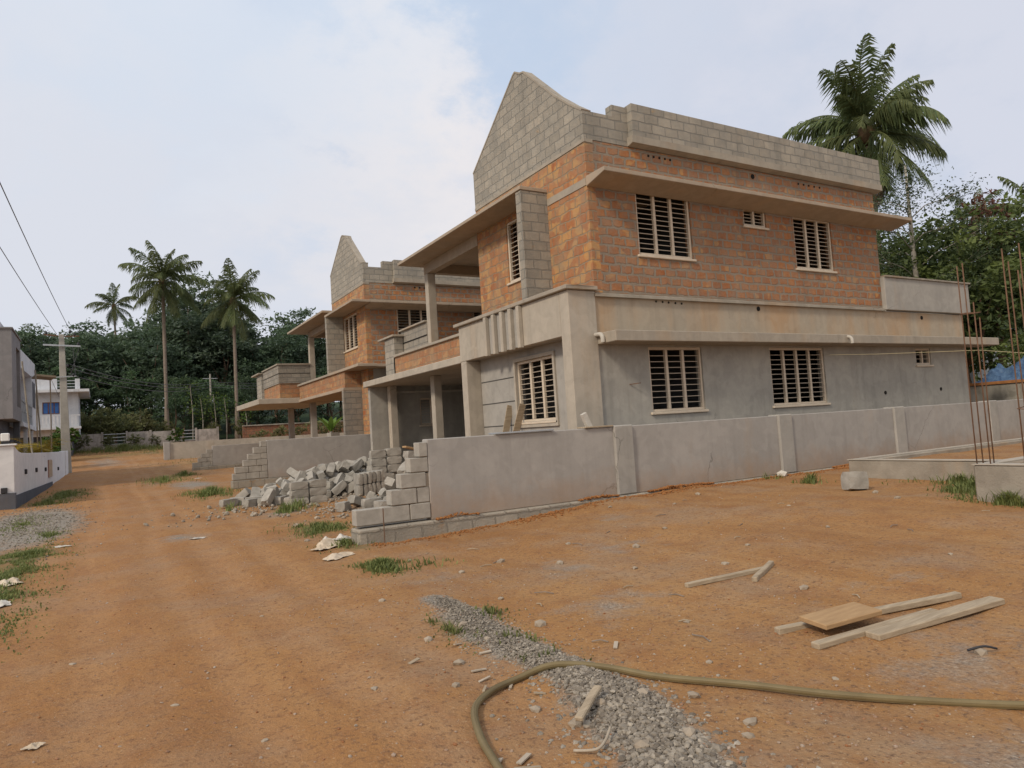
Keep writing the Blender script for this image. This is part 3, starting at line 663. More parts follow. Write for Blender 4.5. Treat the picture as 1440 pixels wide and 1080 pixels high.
# settled poses of the dumped blocks: x y z rx ry rz (metres, radians)
BLOCKS = (
"4.025 18.142 0.1 0.59 -0.57 2.92;4.009 18.451 0.1 0.58 0.32 1;4.059 18.396 0.35 0.52 -0.35 1.35;4.008 18.807 0.1 0.65 0.47 1.88;4.301 18.214 0.1 -0.03 -0.22 3.0"
"2;4.304 18.572 0.1 -0.63 -0.38 -0.28;4.339 18.578 0.35 -0.2 0.03 -1.41;4.322 18.571 0.6 0.62 -0.49 2.14;4.368 18.953 0.1 -0.45 -0.51 0.93;4.781 18.285 0.1 -0.11"
" -0.53 -0.53;4.707 18.304 0.35 0.63 0.16 -1.33;4.759 18.653 0.1 -0.07 -0.01 -1.7;4.796 18.638 0.35 0.68 0.55 -2.35;4.8 18.647 0.6 0.51 -0.17 -1.35;4.855 18.72 0"
".85 0.29 -0.26 3.05;4.854 19.059 0.1 0.11 -0.59 -2.85;4.75 19.025 0.35 0.42 -0.18 -2.24;5.274 18.503 0.1 0.04 -0.4 -1.03;5.287 18.473 0.35 -0.46 0.34 -2.64;5.23"
"3 18.448 0.6 0.31 -0.57 1;5.144 18.804 0.1 -0.38 -0.54 0.84;5.163 18.729 0.35 -0.17 0.13 -2.58;5.148 18.84 0.6 -0.13 -0.46 -1.06;5.175 18.709 0.85 -0.22 0.1 -0."
"27;5.264 19.137 0.1 -0.5 0.12 -2.74;5.291 19.233 0.35 -0.7 -0.47 -2.73;5.223 19.08 0.6 -0.1 -0.33 1.83;5.692 18.663 0.1 -0.01 -0.1 2;5.697 18.596 0.35 0.17 -0.0"
"7 1.84;5.656 18.638 0.6 0.61 0.34 1.54;5.698 18.905 0.1 0.15 0.29 0.74;5.652 18.893 0.35 0.04 -0.04 2.27;5.649 18.938 0.6 0.58 0.47 -2.86;5.503 18.925 0.85 0.19"
" -0.02 -0.56;5.577 19.225 0.1 0.46 -0.52 -1.03;5.639 19.25 0.35 -0.5 -0.03 -2.83;5.6 19.222 0.6 -0.6 -0.32 -1.14;5.905 18.695 0.1 -0.63 0.41 1.38;6.029 18.768 0"
".35 0.59 -0.42 -2.45;5.983 18.628 0.6 -0.17 -0.51 0.36;6.076 18.991 0.1 -0.01 0.53 2.35;5.911 19.033 0.35 0.57 0.07 -2.38;5.953 19.022 0.6 -0.51 -0.32 2.33;6.04"
"7 18.99 0.85 0.24 -0.49 0.78;6.019 19.331 0.1 0.42 -0.56 -1.73;5.911 19.285 0.35 -0.54 0.57 -2.11;6.064 19.329 0.6 -0.23 0.14 2.19;6.466 18.849 0.1 0.02 0.11 -2"
".68;6.448 18.803 0.35 -0.64 0.47 3.02;6.452 18.741 0.6 -0.1 -0.04 0.63;6.375 19.12 0.1 -0.31 -0.41 1.8;6.347 19.127 0.35 0.61 0.23 -2.05;6.394 19.215 0.6 0.24 0"
".28 1.03;6.34 19.052 0.85 0.66 -0.16 1.96;6.394 19.449 0.1 -0.36 0.21 -0.38;6.429 19.483 0.35 0.39 -0.11 0.28;6.41 19.567 0.6 -0.6 0.48 3.08;6.487 19.44 0.85 -0"
".62 -0.29 2.56;6.761 18.84 0.1 0.01 -0.12 -2.95;6.717 18.869 0.35 0.14 0.43 1.35;6.703 18.901 0.6 0.18 0.27 -0.55;6.865 19.239 0.1 0.38 0.38 1.96;6.726 19.175 0"
".35 0.11 -0.31 0.39;6.84 19.203 0.6 -0.56 -0.1 1.97;6.85 19.288 0.85 0.1 -0.07 -1.15;6.831 19.686 0.1 0.44 -0.14 0.82;6.713 19.525 0.35 -0.61 0.32 -2.78;6.705 1"
"9.504 0.6 0.63 0.13 1.45;7.166 18.954 0.1 -0.57 0.04 1.08;7.242 19.046 0.35 -0.26 0.5 2.9;7.187 19.029 0.6 0.66 0.12 0.65;7.11 19.432 0.1 0.53 -0.13 1.35;7.155 "
"19.321 0.35 -0.36 -0.18 1.56;7.296 19.465 0.6 -0.5 0.4 3.08;7.108 19.302 0.85 -0.42 0.36 2.04;7.237 19.791 0.1 -0.69 0.01 -2.6;7.137 19.685 0.35 -0.16 -0.03 -1."
"87;7.18 19.793 0.6 0.24 0.04 -1.27;4.285 20.079 0.09 -0 0 0.44;5.491 18.123 0.09 0 0 -1.73;5.691 20.187 0.1 -1.57 0 -2.75;6.256 18.203 0.09 -0 0 -1.52;5.94 18.0"
"35 0.09 0 0 -1.93;6.344 20.374 0.09 0 -0 2.81;3.42 17.367 0.202 -0 -0.74 0.75;7.554 20.513 0.09 0 -0 0.01;4.655 19.638 0.09 -0 0 -1.64;6.982 18.257 0.09 -0 -0 0"
".78;3.081 17.65 0.09 -0 0 -2.51;4.852 17.632 0.09 -0 -0 1.43;3.588 19.076 0.09 0 -0 -1.05;3.638 17.836 0.2 -0.89 1.57 0;6.918 20.371 0.09 0 -0 1.61;3.868 17.103"
" 0.09 3.14 0 1.02;4.663 17.731 0.2 -3.12 1.57 0;5.509 19.761 0.09 -0 0 1.36;3.226 19.136 0.09 -0 0 2.01;6.141 19.86 0.1 -1.57 -0 1.62;3.325 18.529 0.09 0 0 -1.4"
"7;3.882 19.188 0.2 -1.81 -1.57 0;3.197 17.938 0.1 -1.57 0 -0.13;3.718 17.521 0.09 0 0 -2.23;4.467 19.32 0.09 -0 0 -0.55;4.869 19.76 0.208 0 0.83 0.06;5.249 19.6"
"5 0.09 -0 0 1.2;6.673 18.15 0.1 -1.57 -0 2.1;7.483 18.51 0.09 -0 -0 1.7;5.15 17.497 0.193 0 -0.66 -0.15;7.121 20.24 0.223 2.36 -0.21 1.81;5.752 17.637 0.1 1.57 "
"0 0.07;3.846 20.24 0.1 -1.57 -0 2.15;3.73 18.79 0.216 -1.57 -1.37 1.76;7.78 18.769 0.1 1.57 -0 1.46;5.836 19.769 0.1 1.57 -0 0.45;3.591 18.101 0.204 0.83 0.41 0"
".22;6.214 18.263 0.27 -0 0 -1.1;7.801 20.257 0.2 1.15 1.57 0;3.407 17.644 0.09 0 0 -2.34;6.13 17.875 0.2 -2.65 -1.57 0;3.088 18.797 0.19 0 2.52 -0.67;4.362 17.5"
"89 0.132 -0.65 0 2.01;6.417 20.111 0.138 1.18 0.06 -0.41;7.242 18.188 0.1 1.57 0 0.56;4.865 17.972 0.09 0 -0 -0.26;4.395 19.81 0.179 0 2.61 1.86;3.279 18.23 0.2"
"17 0.26 -0.72 1.29;7.229 17.61 0.1 -1.57 -0 1.37;7.237 20.425 0.09 -0 0 -1.13;3.52 18.695 0.09 -0 0 -1.28;4.084 17.548 0.166 0.92 -0.03 2;4.091 18.007 0.302 1.3"
"3 -2.61 0.02;7.623 19.924 0.1 -1.57 -0 -1.81;5.112 19.531 0.319 -1.66 2.49 -0.51;6.613 17.306 0.09 -0 -0 -1.78;6.216 17.618 0.09 -0 3.14 0.42;5.492 19.709 0.38 "
"-0.82 1.57 1.64;4.152 19.603 0.1 1.57 -0 -1.68;3.738 19.692 0.1 -1.57 -0 -0.29;4.599 19.355 0.27 -0 0 0.12;5.042 18.163 0.232 0.62 1.24 0.15;7.707 18.148 0.09 -"
"0 3.14 -1.19;7.864 18.293 0.2 -0.35 1.57 0;5.768 17.977 0.273 -1.84 0.52 2.27;5.485 17.387 0.186 1.57 -0.52 -0.94;6.813 19.974 0.178 2.27 -0.24 0.59;2.671 18.27"
"3 0.09 -3.14 0 0.39;6.448 20.404 0.279 0.07 2.96 -1.52;4.464 17.987 0.262 0.94 -0.24 1.43;5.982 19.723 0.29 -0 -0 2.27;6.116 20.257 0.238 1.05 0.6 -2.69;3.64 18"
".321 0.254 -2.4 -0.22 -0.37;6.673 17.799 0.1 1.57 -0 -0.26;8.539 19.609 0.09 0 0 0.71;8.34 18.665 0.09 -0 -3.14 1.24;4.16 19.131 0.322 0.21 0.86 0.06;5.034 19.9"
"6 0.229 0.66 0.59 -0.24;7.405 20.082 0.2 -1.89 -1.57 0;7.96 19.991 0.09 0 -3.14 -0.92;4.233 17.782 0.344 1.56 2.5 0.42;4.856 20.086 0.1 1.57 -0 0.38;5.669 19.56"
"6 0.512 -2.94 1.08 -0.46;4.636 18.138 0.485 1.08 -0.44 1.35;6.265 18.107 0.47 -0.04 -3 0.77;4.929 19.406 0.2 0.95 -1.57 0;5.819 18.308 0.239 -1.82 -0.37 0.24;5."
"451 17.722 0.25 -0.5 -0.7 -1.74;5.207 18.047 0.222 1.45 1.3 -0.62;5.9 19.254 0.84 -0.58 -3.09 0.37;7.773 19.142 0.1 1.57 -0 0.13;6.697 20.395 0.189 0.77 -0 -1.5"
"3;3.728 18.585 0.248 0.25 -2.49 -0.03;5.407 20.056 0.2 -2.11 1.57 0;6.985 18.577 0.2 -2.97 -1.57 0;4.956 19.307 0.523 -1.88 0 1.86;9.189 19.961 0.09 0 -3.14 -0."
"96;6.457 19.873 0.214 -0 2.21 1.34;7.251 18.638 0.195 1.57 0.6 -1.58;4.36 19.02 0.361 0.72 0.23 -1.57;4.35 18.202 0.488 2.71 -0.94 0.53;4.908 17.802 0.28 -1.57 "
"-0 2.22;7.45 20.349 0.27 -3.14 -0 0.36;6.158 19.169 1.089 -0.7 0 -0.92;5.265 17.847 0.324 -1.25 0.72 -2.43;6.731 20 0.372 0.47 -0.4 -1.55;6.415 19.326 1.001 -0."
"83 -0.07 -0.17;5.712 19.464 0.783 0.43 0.09 0.37;4.482 19.558 0.28 -1.57 0 0.3;2.926 18.485 0.09 0 3.14 -0.65;5.953 18.523 0.801 1.38 -0.5 0.42;6.827 18.409 0.1"
"98 0 0.71 2.35;5.463 19.226 0.868 0.81 0.37 2.74;5.587 18.095 0.365 -0 2.56 -0.31;4.91 18.227 0.508 1.88 0.11 -1.74;6.698 19.046 0.828 2.04 -0.08 2.18;6.219 19."
"858 0.3 1.57 0 -1.33;8.115 19.553 0.1 1.57 0 -2.88;5.476 18.732 0.996 -0.84 -0.83 1.99;5.71 17.142 0.09 0 -0 1.11;7.766 19.595 0.201 -0 0.74 -3.09;5.599 20.385 "
"0.09 0 -0 -2.78;4.563 20.231 0.194 -0 -2.48 2.18;6.901 19.18 1.04 -0 -0.13 -0.14;6.649 17.601 0.2 1.73 1.57 0;6.148 17.133 0.1 -1.57 -0 -1.63;5.841 18.738 0.841"
" 0.71 2.25 0;4.544 19.079 0.496 -0.52 -0.37 -2.13;8.183 19.357 0.1 1.57 -0 0.36;7.14 18.136 0.3 -1.57 -0 0.67;6.483 18.512 0.09 0 0 2.04;5.164 13.412 0.09 -0 -0"
" -2.53;5.737 14.466 0.09 0 -0 0.8;5.79 13.912 0.28 -1.57 0 -2.81;4.319 14.471 0.09 0 -0 -2.18;5.936 13.593 0.2 -1.9 -1.57 0;5.354 13.188 0.1 -1.57 -0 -3.13;6.53"
"9 14.117 0.1 -1.57 -0 -1.44;6.168 13.652 0.09 -0 -0 1.38;5.569 13.743 0.09 -0 0 -1.18;5.304 14.524 0.1 1.57 -0 1.78;5.193 13.697 0.169 0.96 -0.19 -2.4;4.856 13."
"613 0.09 0 -0 -1.51;5.249 14.016 0.1 1.57 -0 0.09;4.837 14.183 0.1 1.57 -0 0.07;5.089 14.525 0.09 -0 -0 1.78;6.048 14.016 0.09 0 0 0.41;5.996 13.294 0.2 3.13 1."
"57 0;6.37 15.29 0.1 1.57 -0 -0.27")
def solid_block(w=.40, d=.20, h=.18, seed=0):
    rnd = random.Random(seed)
    m = MB(); m.obox((0,0,0), (w, d, h))
    me = bpy.data.meshes.new('concrete_block')
    bm = bmesh.new()
    vs = [bm.verts.new(v) for v in m.v]
    for f in m.f: bm.faces.new([vs[i] for i in f])
    bmesh.ops.recalc_face_normals(bm, faces=bm.faces)
    bmesh.ops.subdivide_edges(bm, edges=bm.edges, cuts=2, use_grid_fill=True)
    for v in bm.verts:
        v.co += Vector((rnd.uniform(-1,1), rnd.uniform(-1,1), rnd.uniform(-1,1))) * .0045
        e = sum(abs(abs(c) - k/2) < .01 for c, k in zip(v.co, (w, d, h)))
        if e == 3: v.co *= .955 - rnd.random()**2*.14
        elif e == 2: v.co *= .985 - (.03*rnd.random() if rnd.random() < .3 else 0)
    bm.to_mesh(me); bm.free()
    return me
BM = []
for k in range(6):
    me = solid_block(seed=k); me.materials.append(M['blocksolid'] if k % 2 else M['blocksolid2']); BM.append(me)
def put_block(x, y, z, rot, label, group, k=None, scale=1):
    o = bpy.data.objects.new('concrete_block', BM[random.randrange(6) if k is None else k]); COL.objects.link(o)
    o.location = (x, y, z); o.rotation_euler = rot; o.scale = (scale,)*3
    return tag(o, label, 'concrete block', group)
for i, row in enumerate(''.join(BLOCKS).split(';')):
    x, y, z, rx, ry, rz = map(float, row.split())
    if z > .76: continue
    a = y > 15.6
    put_block(x, y, z + gz(x, y) + .01, (rx, ry, rz), 'grey solid concrete block lying in the big tumbled heap before the second boundary wall' if a else
              'grey concrete block tumbled beside the toothed end of the long boundary wall', 'blocks in the tumbled heap' if a else 'blocks tumbled by the wall end')
# neat stacks standing between heap and wall end
for r in range(2):
    for k in range(6):
        x, y = 5.40 + k*.118, 16.75 + k*.02
        o = put_block(x, y, gz(x, y) + .14 + r*.275, (R(90), 0, R(90) + random.uniform(-.05,.05)), 'grey concrete block standing on end in the neat two tier stack', 'blocks stacked on end'); o.scale = (1, 1.33, .6)
for r in range(3):
    for k in range(2):
        x, y = 6.15 + k*.42, 17.4
        put_block(x, y, gz(x, y) + .50 + r*.205, (R(90), 0, random.uniform(-.05,.05)), 'grey concrete block laid on edge in the tall stack behind the wall end', 'blocks in the tall stack')
for r in range(3):
    for k in range(2):
        x, y = 3.98 + k*.43, 16.75
        put_block(x, y, gz(x, y) + .09 + r*.183, (0, 0, R(90)*(r % 2)*0 + random.uniform(-.05,.05)), 'grey concrete block in the small three layer stack at the foot of the heap', 'blocks in the small stack')
for r in range(2):
    x, y = 6.35, 17.4
    put_block(x, y, gz(x, y) + .10 + r*.2, (R(90), 0, .02), 'grey concrete block carrying the tall stack behind the wall end', 'blocks under the tall stack')
for x, y, z, rx, ry, rz in ((4.72,14.75,.13,.0,.35,.5),(5.0,14.62,.18,.6,.2,1.2),(5.3,14.45,.16,.3,.7,.2),(5.25,14.1,.42,.4,.5,1.0),(5.55,14.0,.72,.2,-.5,.6),(5.72,13.95,.98,.0,.1,.2),(5.68,13.75,.55,.5,.3,.3)):
    put_block(x, y, z + gz(x, y), (rx, ry, rz), 'grey concrete block tumbled beside the toothed end of the long boundary wall', 'blocks tumbled by the wall end')
put_block(10.25, 6.95, gz(10.3,6.9) + .13, (R(84), .08, -.35), 'single grey concrete block standing alone on the orange dirt before the foundation', None, 1).scale = (.85, 1.4, 1.2)
# planks behind the wall end and in the porch
for k, (x, y, z, rz) in enumerate(((6.2,14.4,1.02,.5),(6.3,14.5,1.09,.9),(6.15,14.6,1.15,.2))):
    m = MB(); m.obox((x,y,z), (.85,.16,.04), (0,.12*k,rz)); m.build('plank', M['wood2'], None, 'short orange plank thrown on the blocks behind the wall end', 'plank', 'planks on the blocks', bevel=.004)
m = MB(); m.box(5.95,6.5,14.2,14.75,.2,.985); m.build('block_stack', M['blocksolid'], None, 'grey block stack under the short orange planks behind the wall end', 'block stack', bevel=.01)
for k, (x, y, z, rz) in enumerate(((9.4,17.0,1.42,.4),(9.5,17.2,1.50,.9),(9.3,16.9,1.57,.1))):
    m = MB(); m.obox((x,y,z), (1.2,.18,.05), (0,.05*k,rz)); m.build('plank', M['wood'], None, 'brown board lying on the trestle inside the porch', 'plank', 'boards in the porch', bevel=.004)
m = MB()
for x, y in ((9.1,16.8),(9.7,16.8),(9.1,17.25),(9.7,17.25)): m.bar((x,y,.1),(x,y,1.36),.06)
m.box(9.0,9.8,16.7,17.35,1.36,1.40); m.build('trestle', M['wood'], None, 'rough timber trestle holding boards inside the porch', 'trestle')
# boards leaning in front of the recessed wall
for y, lab, tilt, w in ((14.05,'upright pale board leaning against the grooved wall',.03,.17),(13.5,'tilted pale board leaning beside the upright one under the balcony',.2,.17)):
    m = MB(); m.bar((7.75,y+tilt*1.6,.2),(8.19,y-.05,2.03),.02,w)
    m.build('board', M['wood'], None, lab, 'board', bevel=.004)
m = MB(); m.bar((7.38,9.92,1.40),(7.25,9.92,1.68),.08,.10); m.build('board', M['pvc'], None, 'short white offcut leaning on top of the boundary wall by the corner column', 'board', bevel=.004)
for k, (x0, x1, lab) in enumerate(((5.4,6.5,'thin grey board lying on the wall top under the road facing window'),(7.15,7.75,'thin grey board lying on the wall top beside the first pier'))):
    m = MB(); m.box(x0, x1, 9.74, 9.99, 1.424, 1.45); m.build('plank', M['metal'] if k == 0 else M['wood'], None, lab, 'plank', bevel=.004)

# ------------------------------------------------------------------ foundation with starter bars
F = thing('foundation', (12, 6, .1), 'raw concrete plot foundation filled with orange sand, rebar rising from its corner', 'foundation')
m = MB(); m.box(11.8,12.05,4.9,8.1,-.2,.535); m.box(12.05,24.2,7.85,8.1,-.2,.535); m.build('beam', M['footing'], F, bevel=.02)
m = MB(); m.box(9.7,9.95,-6,4.9,-.3,.655); m.box(9.95,24.2,4.65,4.9,-.3,.655); m.box(9.95,24.2,1.2,1.45,-.3,.655); m.build('beam', M['footing'], F, bevel=.02)
m = MB()
nx, ny = 40, 40
def sand(m, x0, x1, y0, y1, zb):
    b = len(m.v)
    for j in range(ny+1):
        for i in range(nx+1):
            x = x0+(x1-x0)*i/nx; y = y0+(y1-y0)*j/ny
            m.v.append((x, y, zb + noise.noise((x*.8, y*.8, 2))*.05 + .02*(x-x0)/3))
    for j in range(ny):
        for i in range(nx): m.f.append((b+j*(nx+1)+i, b+j*(nx+1)+i+1, b+(j+1)*(nx+1)+i+1, b+(j+1)*(nx+1)+i))
sand(m, 12.05, 24.2, 4.9, 7.85, .43); sand(m, 9.95, 24.2, 1.45, 4.65, .55); sand(m, 9.95, 24.2, -6, 1.2, .55)
m.build('sand_fill', M['ground'], F, smooth=True)
m = MB()
for x0, x1, y0, y1, z in ((11.79,12.0,5.0,8.11,.537),(12.0,24.2,7.93,8.11,.537),(9.69,9.9,-6,4.91,.657),(9.9,24.2,4.72,4.91,.657)): m.box(x0, x1, y0, y1, z, z+.012)
m.build('light_edge', M['plaster_light'], F)
for cx, cy, tops in ((9.82,4.80,(3.25,3.3,2.75,2.55)),(9.82,4.25,(3.35,3.2,3.05,3.4))):
    for k, (dx, dy) in enumerate(((-.07,.07),(.06,.06),(-.05,-.08),(.08,-.06))):
        lean = random.uniform(-.04,.04)
        m = MB(); m.tube([(cx+dx,cy+dy,.5),(cx+dx+lean*.4,cy+dy+lean*.3,1.8),(cx+dx+lean,cy+dy+lean*.8,tops[k])], .0085, 6)
        o = m.build('rebar', M['rust'], F, smooth=True)
    m = MB()
    for z in ((2.62,) if cy > 4.5 else (1.35,)):
        P = [(cx-.085,cy+.085,z),(cx+.085,cy+.085,z+.02),(cx+.085,cy-.085,z),(cx-.085,cy-.085,z-.02),(cx-.085,cy+.085,z)]
        m.tube(P, .006, 5)
    m.build('stirrup', M['rust'], F)
m = MB(); m.tube([(15.4,10.99,2.82),(13.2,8.2,2.50),(11.6,5.6,2.24),(9.82,4.25,2.03),(8.5,2.0,1.98)], .0042, 6)
m.build('string_line', M['string'], None, 'pale yellow builder string stretched from the house wall to the rebar', 'string')
m = MB(); m.tube([(3.42,9.56,-.15),(3.42,9.56,.5)], .007, 6); m.build('steel_rod', M['rust'], None, 'thin rusty rod stuck upright by the toothed wall end', 'rod')

# ------------------------------------------------------------------ hose, timber on the ground
def smooth_path(P, n=8):
    out = []
    P = [Vector(p) for p in P]
    for i in range(len(P)-1):
        a, b, c, d = P[max(i-1,0)], P[i], P[i+1], P[min(i+2,len(P)-1)]
        for k in range(n):
            t = k/n
            out.append(.5*((2*b)+(c-a)*t+(2*a-5*b+4*c-d)*t*t+(3*b-a-3*c+d)*t**3))
    return out + [P[-1]]
HP = [(1.15,1.2),(1.36,2.3),(1.50,2.87),(1.58,3.2),(1.70,3.48),(1.90,3.67),(2.13,3.755),(2.35,3.70),(2.58,3.51),(2.76,3.20),(3.01,2.80),(3.32,2.37),(3.85,1.80),(4.6,1.0),(5.6,.2)]
P = smooth_path([(x, y, gzz(x, y) + .024) for x, y in HP])
m = MB(); m.tube(P, .0185, 14)
hose = m.build('hose', M['hose'], None, 'long dusty yellow green hose looping across the dirt and gravel', 'hose', smooth=True)
m = MB()
for k in range(5):
    a = 2*math.pi*k/5 + .4; off = []
    for i, p in enumerate(P):
        d = (P[min(i+1,len(P)-1)] - P[max(i-1,0)]).normalized(); s = d.cross(Vector((0,0,1))).normalized(); u = s.cross(d)
        off.append(p + (s*math.cos(a) + u*math.sin(a))*.0184)
    m.tube(off, .0018, 5)
m.build('rib', M['hose'], hose, smooth=True)
def timber(p, q, w, h, mat, label, z0=0.0, z1=None, name='plank'):
    z1 = z0 if z1 is None else z1
    a = Vector((p[0], p[1], gzz(*p) + h/2 + z0 - .004)); b = Vector((q[0], q[1], gzz(*q) + h/2 + z1 - .004))
    m = MB(); n = 5
    P = [a.lerp(b, k/n) + Vector((noise.noise((k*.7, p[0], 1))*.008, noise.noise((k*.7, p[1], 4))*.008, 0)) for k in range(n+1)]
    d = (b-a).normalized(); s = d.cross(Vector((0,0,1))).normalized()*w/2; u = s.cross(d).normalized()*h/2
    vs = [v for c in P for v in (c-s-u, c+s-u, c+s+u, c-s+u)]
    fs = [(0,3,2,1), (4*n, 4*n+1, 4*n+2, 4*n+3)] + [(4*k+i, 4*k+(i+1)%4, 4*k+4+(i+1)%4, 4*k+4+i) for k in range(n) for i in range(4)]
    m.add(vs, fs); return m.build(name, mat, None, label, 'timber', bevel=.006)
timber((4.38,4.66),(5.26,4.55),.05,.04,M['wood'],'longer weathered batten of the two lying apart, pointing at the short one')
timber((4.92,4.38),(5.44,4.62),.05,.045,M['wood'],'short weathered batten lying aslant at the tip of the longer batten')
timber((3.93,3.34),(5.45,2.95),.06,.045,M['wood'],'rear batten of the timber group, passing under the plywood piece')
timber((3.84,2.98),(5.02,2.89),.065,.04,M['wood'],'middle batten of the timber group, in front of the plywood piece')
timber((4.25,2.86),(5.48,2.70),.11,.042,M['wood'],'widest pale plank at the front of the timber group')
m = MB(); m.obox((4.30,3.11,gzz(4.3,3.1)+.082), (.52,.23,.035), (.05,-.03,-.12)); m.build('plywood_piece', M['wood2'], None, 'square orange plywood piece lying across the battens', 'plywood', bevel=.005)

# ------------------------------------------------------------------ stones
def rock(seed, detail=1, flat=.7):
    rnd = random.Random(seed); bm = bmesh.new(); bmesh.ops.create_icosphere(bm, subdivisions=detail, radius=.5)
    off = Vector((rnd.uniform(0,50), rnd.uniform(0,50), 0))
    pl = [(Vector((rnd.gauss(0,1), rnd.gauss(0,1), rnd.gauss(0,1))).normalized(), rnd.uniform(.26,.42)) for _ in range(7)]
    for v in bm.verts:
        v.co *= .85 + .3*noise.noise(v.co*2 + off)
        for nrm, dd in pl:
            t = v.co.dot(nrm)
            if t > dd: v.co -= nrm*(t-dd)
    for v in bm.verts: v.co.z *= flat
    vs = [v.co.copy() for v in bm.verts]; fs = [[v.index for v in f.verts] for f in bm.faces]
    bm.verts.index_update(); bm.free(); return vs, fs
ROCKS = [rock(k, 1 if k < 8 else 2) for k in range(14)]
def stone_mat(name, a, b):
    n = NT(name); oi = n.t.nodes.new('ShaderNodeAttribute'); oi.attribute_name = 'tone'
    c = n.mix(oi.outputs['Fac'], a, b)
    c = n.mix(n.math('MULTIPLY', n.ramp(n.noise(35,4,.7), .45, .7), .5), c, tuple(k*.6 for k in a))
    return n.done(c, .92, n.bump(n.noise(90,4,.7), .6, .006))
M['gravelm'] = stone_mat('crushed grey aggregate', (.155,.13,.105), (.40,.35,.285))
M['pebble'] = stone_mat('mixed red and grey pebbles', (.30,.135,.06), (.42,.37,.31))
def add_rock(m, x, y, z, s, rnd, tone, kind=None):
    vs, fs = ROCKS[rnd.randrange(8) if kind is None else kind]
    e = Euler((rnd.uniform(-.5,.5), rnd.uniform(-.5,.5), rnd.uniform(0,6.28))).to_matrix()
    sx, sy = rnd.uniform(.8,1.3), rnd.uniform(.7,1.1)
    m.add([e @ Vector((v.x*sx*s, v.y*sy*s, v.z*s)) + Vector((x, y, z)) for v in vs], fs, tone)
rnd = random.Random(4)
m = MB()
for k in range(11500):
    i = rnd.random()*(len(GRAVEL)-1); a = int(i); t = i-a
    cx, cy, r = (GRAVEL[a][q]*(1-t) + GRAVEL[a+1][q]*t for q in range(3))
    x = cx + rnd.gauss(0, r*(.46 if rnd.random() < .88 else .85)); y = cy + rnd.gauss(0, .14)
    big = sstep(5.0, 2.5, y) if False else max(0, min(1, (4.8-y)/2.4))
    s = (.008 + .021*rnd.random()**1.8)*(1+.9*big) * (1.0 if rnd.random() > .03 else 1.5)
    add_rock(m, x, y, gzz(x, y) - s*.05 + .02*blob(x, y, cx, cy, r, .6)*rnd.random(), s, rnd, min(1, max(0, rnd.gauss(.45,.32))))
m.build('gravel', M['gravelm'], None, kind='stuff', fix=False)
m = MB()
for k in range(11000):      # grit all over the dirt, denser near the gravel strip
    if k < 1800:
        x = rnd.gauss(2.5, .8); y = rnd.uniform(1.2, 7)
    elif k < 8600:
        y = 1.2 + 11*rnd.random()**1.7; x = -1.2 + (y*1.05+2.2)*rnd.random() + .12*y
    else:
        y = 6 + 30*rnd.random()**1.3; x = -1.0 + 5.0*rnd.random()
    s = .006 + .022*rnd.random()**4
    if 9.5 < y < 10.2 and x > 2.9: continue
    add_rock(m, x, y, gzz(x, y) + s*.1, s, rnd, min(1, max(0, rnd.gauss(.42,.35))))
m.build('pebbles', M['pebble'], None, kind='stuff', fix=False)
m = MB()
for k in range(3200):      # stone chips by the white wall
    x = -1.4 + rnd.gauss(0,.6); y = rnd.gauss(19, 2.6); s = .015 + .045*rnd.random()**2
    add_rock(m, x, y, gzz(x, y) + s*.15, s, rnd, min(1, max(0, rnd.gauss(.5,.3))))
for k in range(900):
    x = 5.2+rnd.gauss(0,1.6); y = 17.4+rnd.gauss(0,1.6); s = .02+.05*rnd.random()**2
    add_rock(m, x, y, gzz(x, y) + s*.15, s, rnd, min(1, max(0, rnd.gauss(.55,.25))))
for k in range(420):       # broken block ends around the heap
    x = 4.9+rnd.gauss(0,1.5); y = 17.6+.25*(x-4.9)+rnd.gauss(0,.9); s = .05+.12*rnd.random()**2
    add_rock(m, x, y, gzz(x, y) + s*.2, s, rnd, .55+.4*rnd.random())
for k in range(160):
    x = 4.6+rnd.gauss(0,.7); y = 14.4+rnd.gauss(0,.9); s = .03+.09*rnd.random()**2
    add_rock(m, x, y, gzz(x, y) + s*.2, s, rnd, .55+.4*rnd.random())
m.build('gravel', M['gravelm'], None, kind='stuff', fix=False)
m = MB()
for k in range(2600):      # dug soil along the wall footing and crumbs in the yard
    x = 3.2 + 13*rnd.random(); c = noise.noise((x*.9, 1, 5)); y = 9.62 - abs(rnd.gauss(0,.16)); s = .015 + (.06 if c > .1 else .035)*rnd.random()**2
    add_rock(m, x, y, gzz(x, y) + s*.2, s, rnd, rnd.random())
for x0, x1, n in ((8.4,10.0,700),(4.3,5.0,120),(13.6,16.5,800),(6.9,7.7,200)):
    for k in range(n):
        x = rnd.uniform(x0, x1); s = .02+.055*rnd.random()**2; y = 9.73-.05*rnd.random()
        add_rock(m, x, y, .235 + .085*math.sin(math.pi*(x-x0)/(x1-x0))*rnd.random()*(.5+.5*noise.noise((x*4,1,1))), s, rnd, rnd.random())
m.build('dirt', M['soil'], None, kind='stuff', fix=False)
rockmesh = []
for k in range(6):
    vs, fs = ROCKS[k]; me = bpy.data.meshes.new('stone'); me.from_pydata([v - Vector((0,0,min(w.z for w in vs)*.55)) for v in vs], [], fs)
    me.materials.append(M['stone']); rockmesh.append(me)
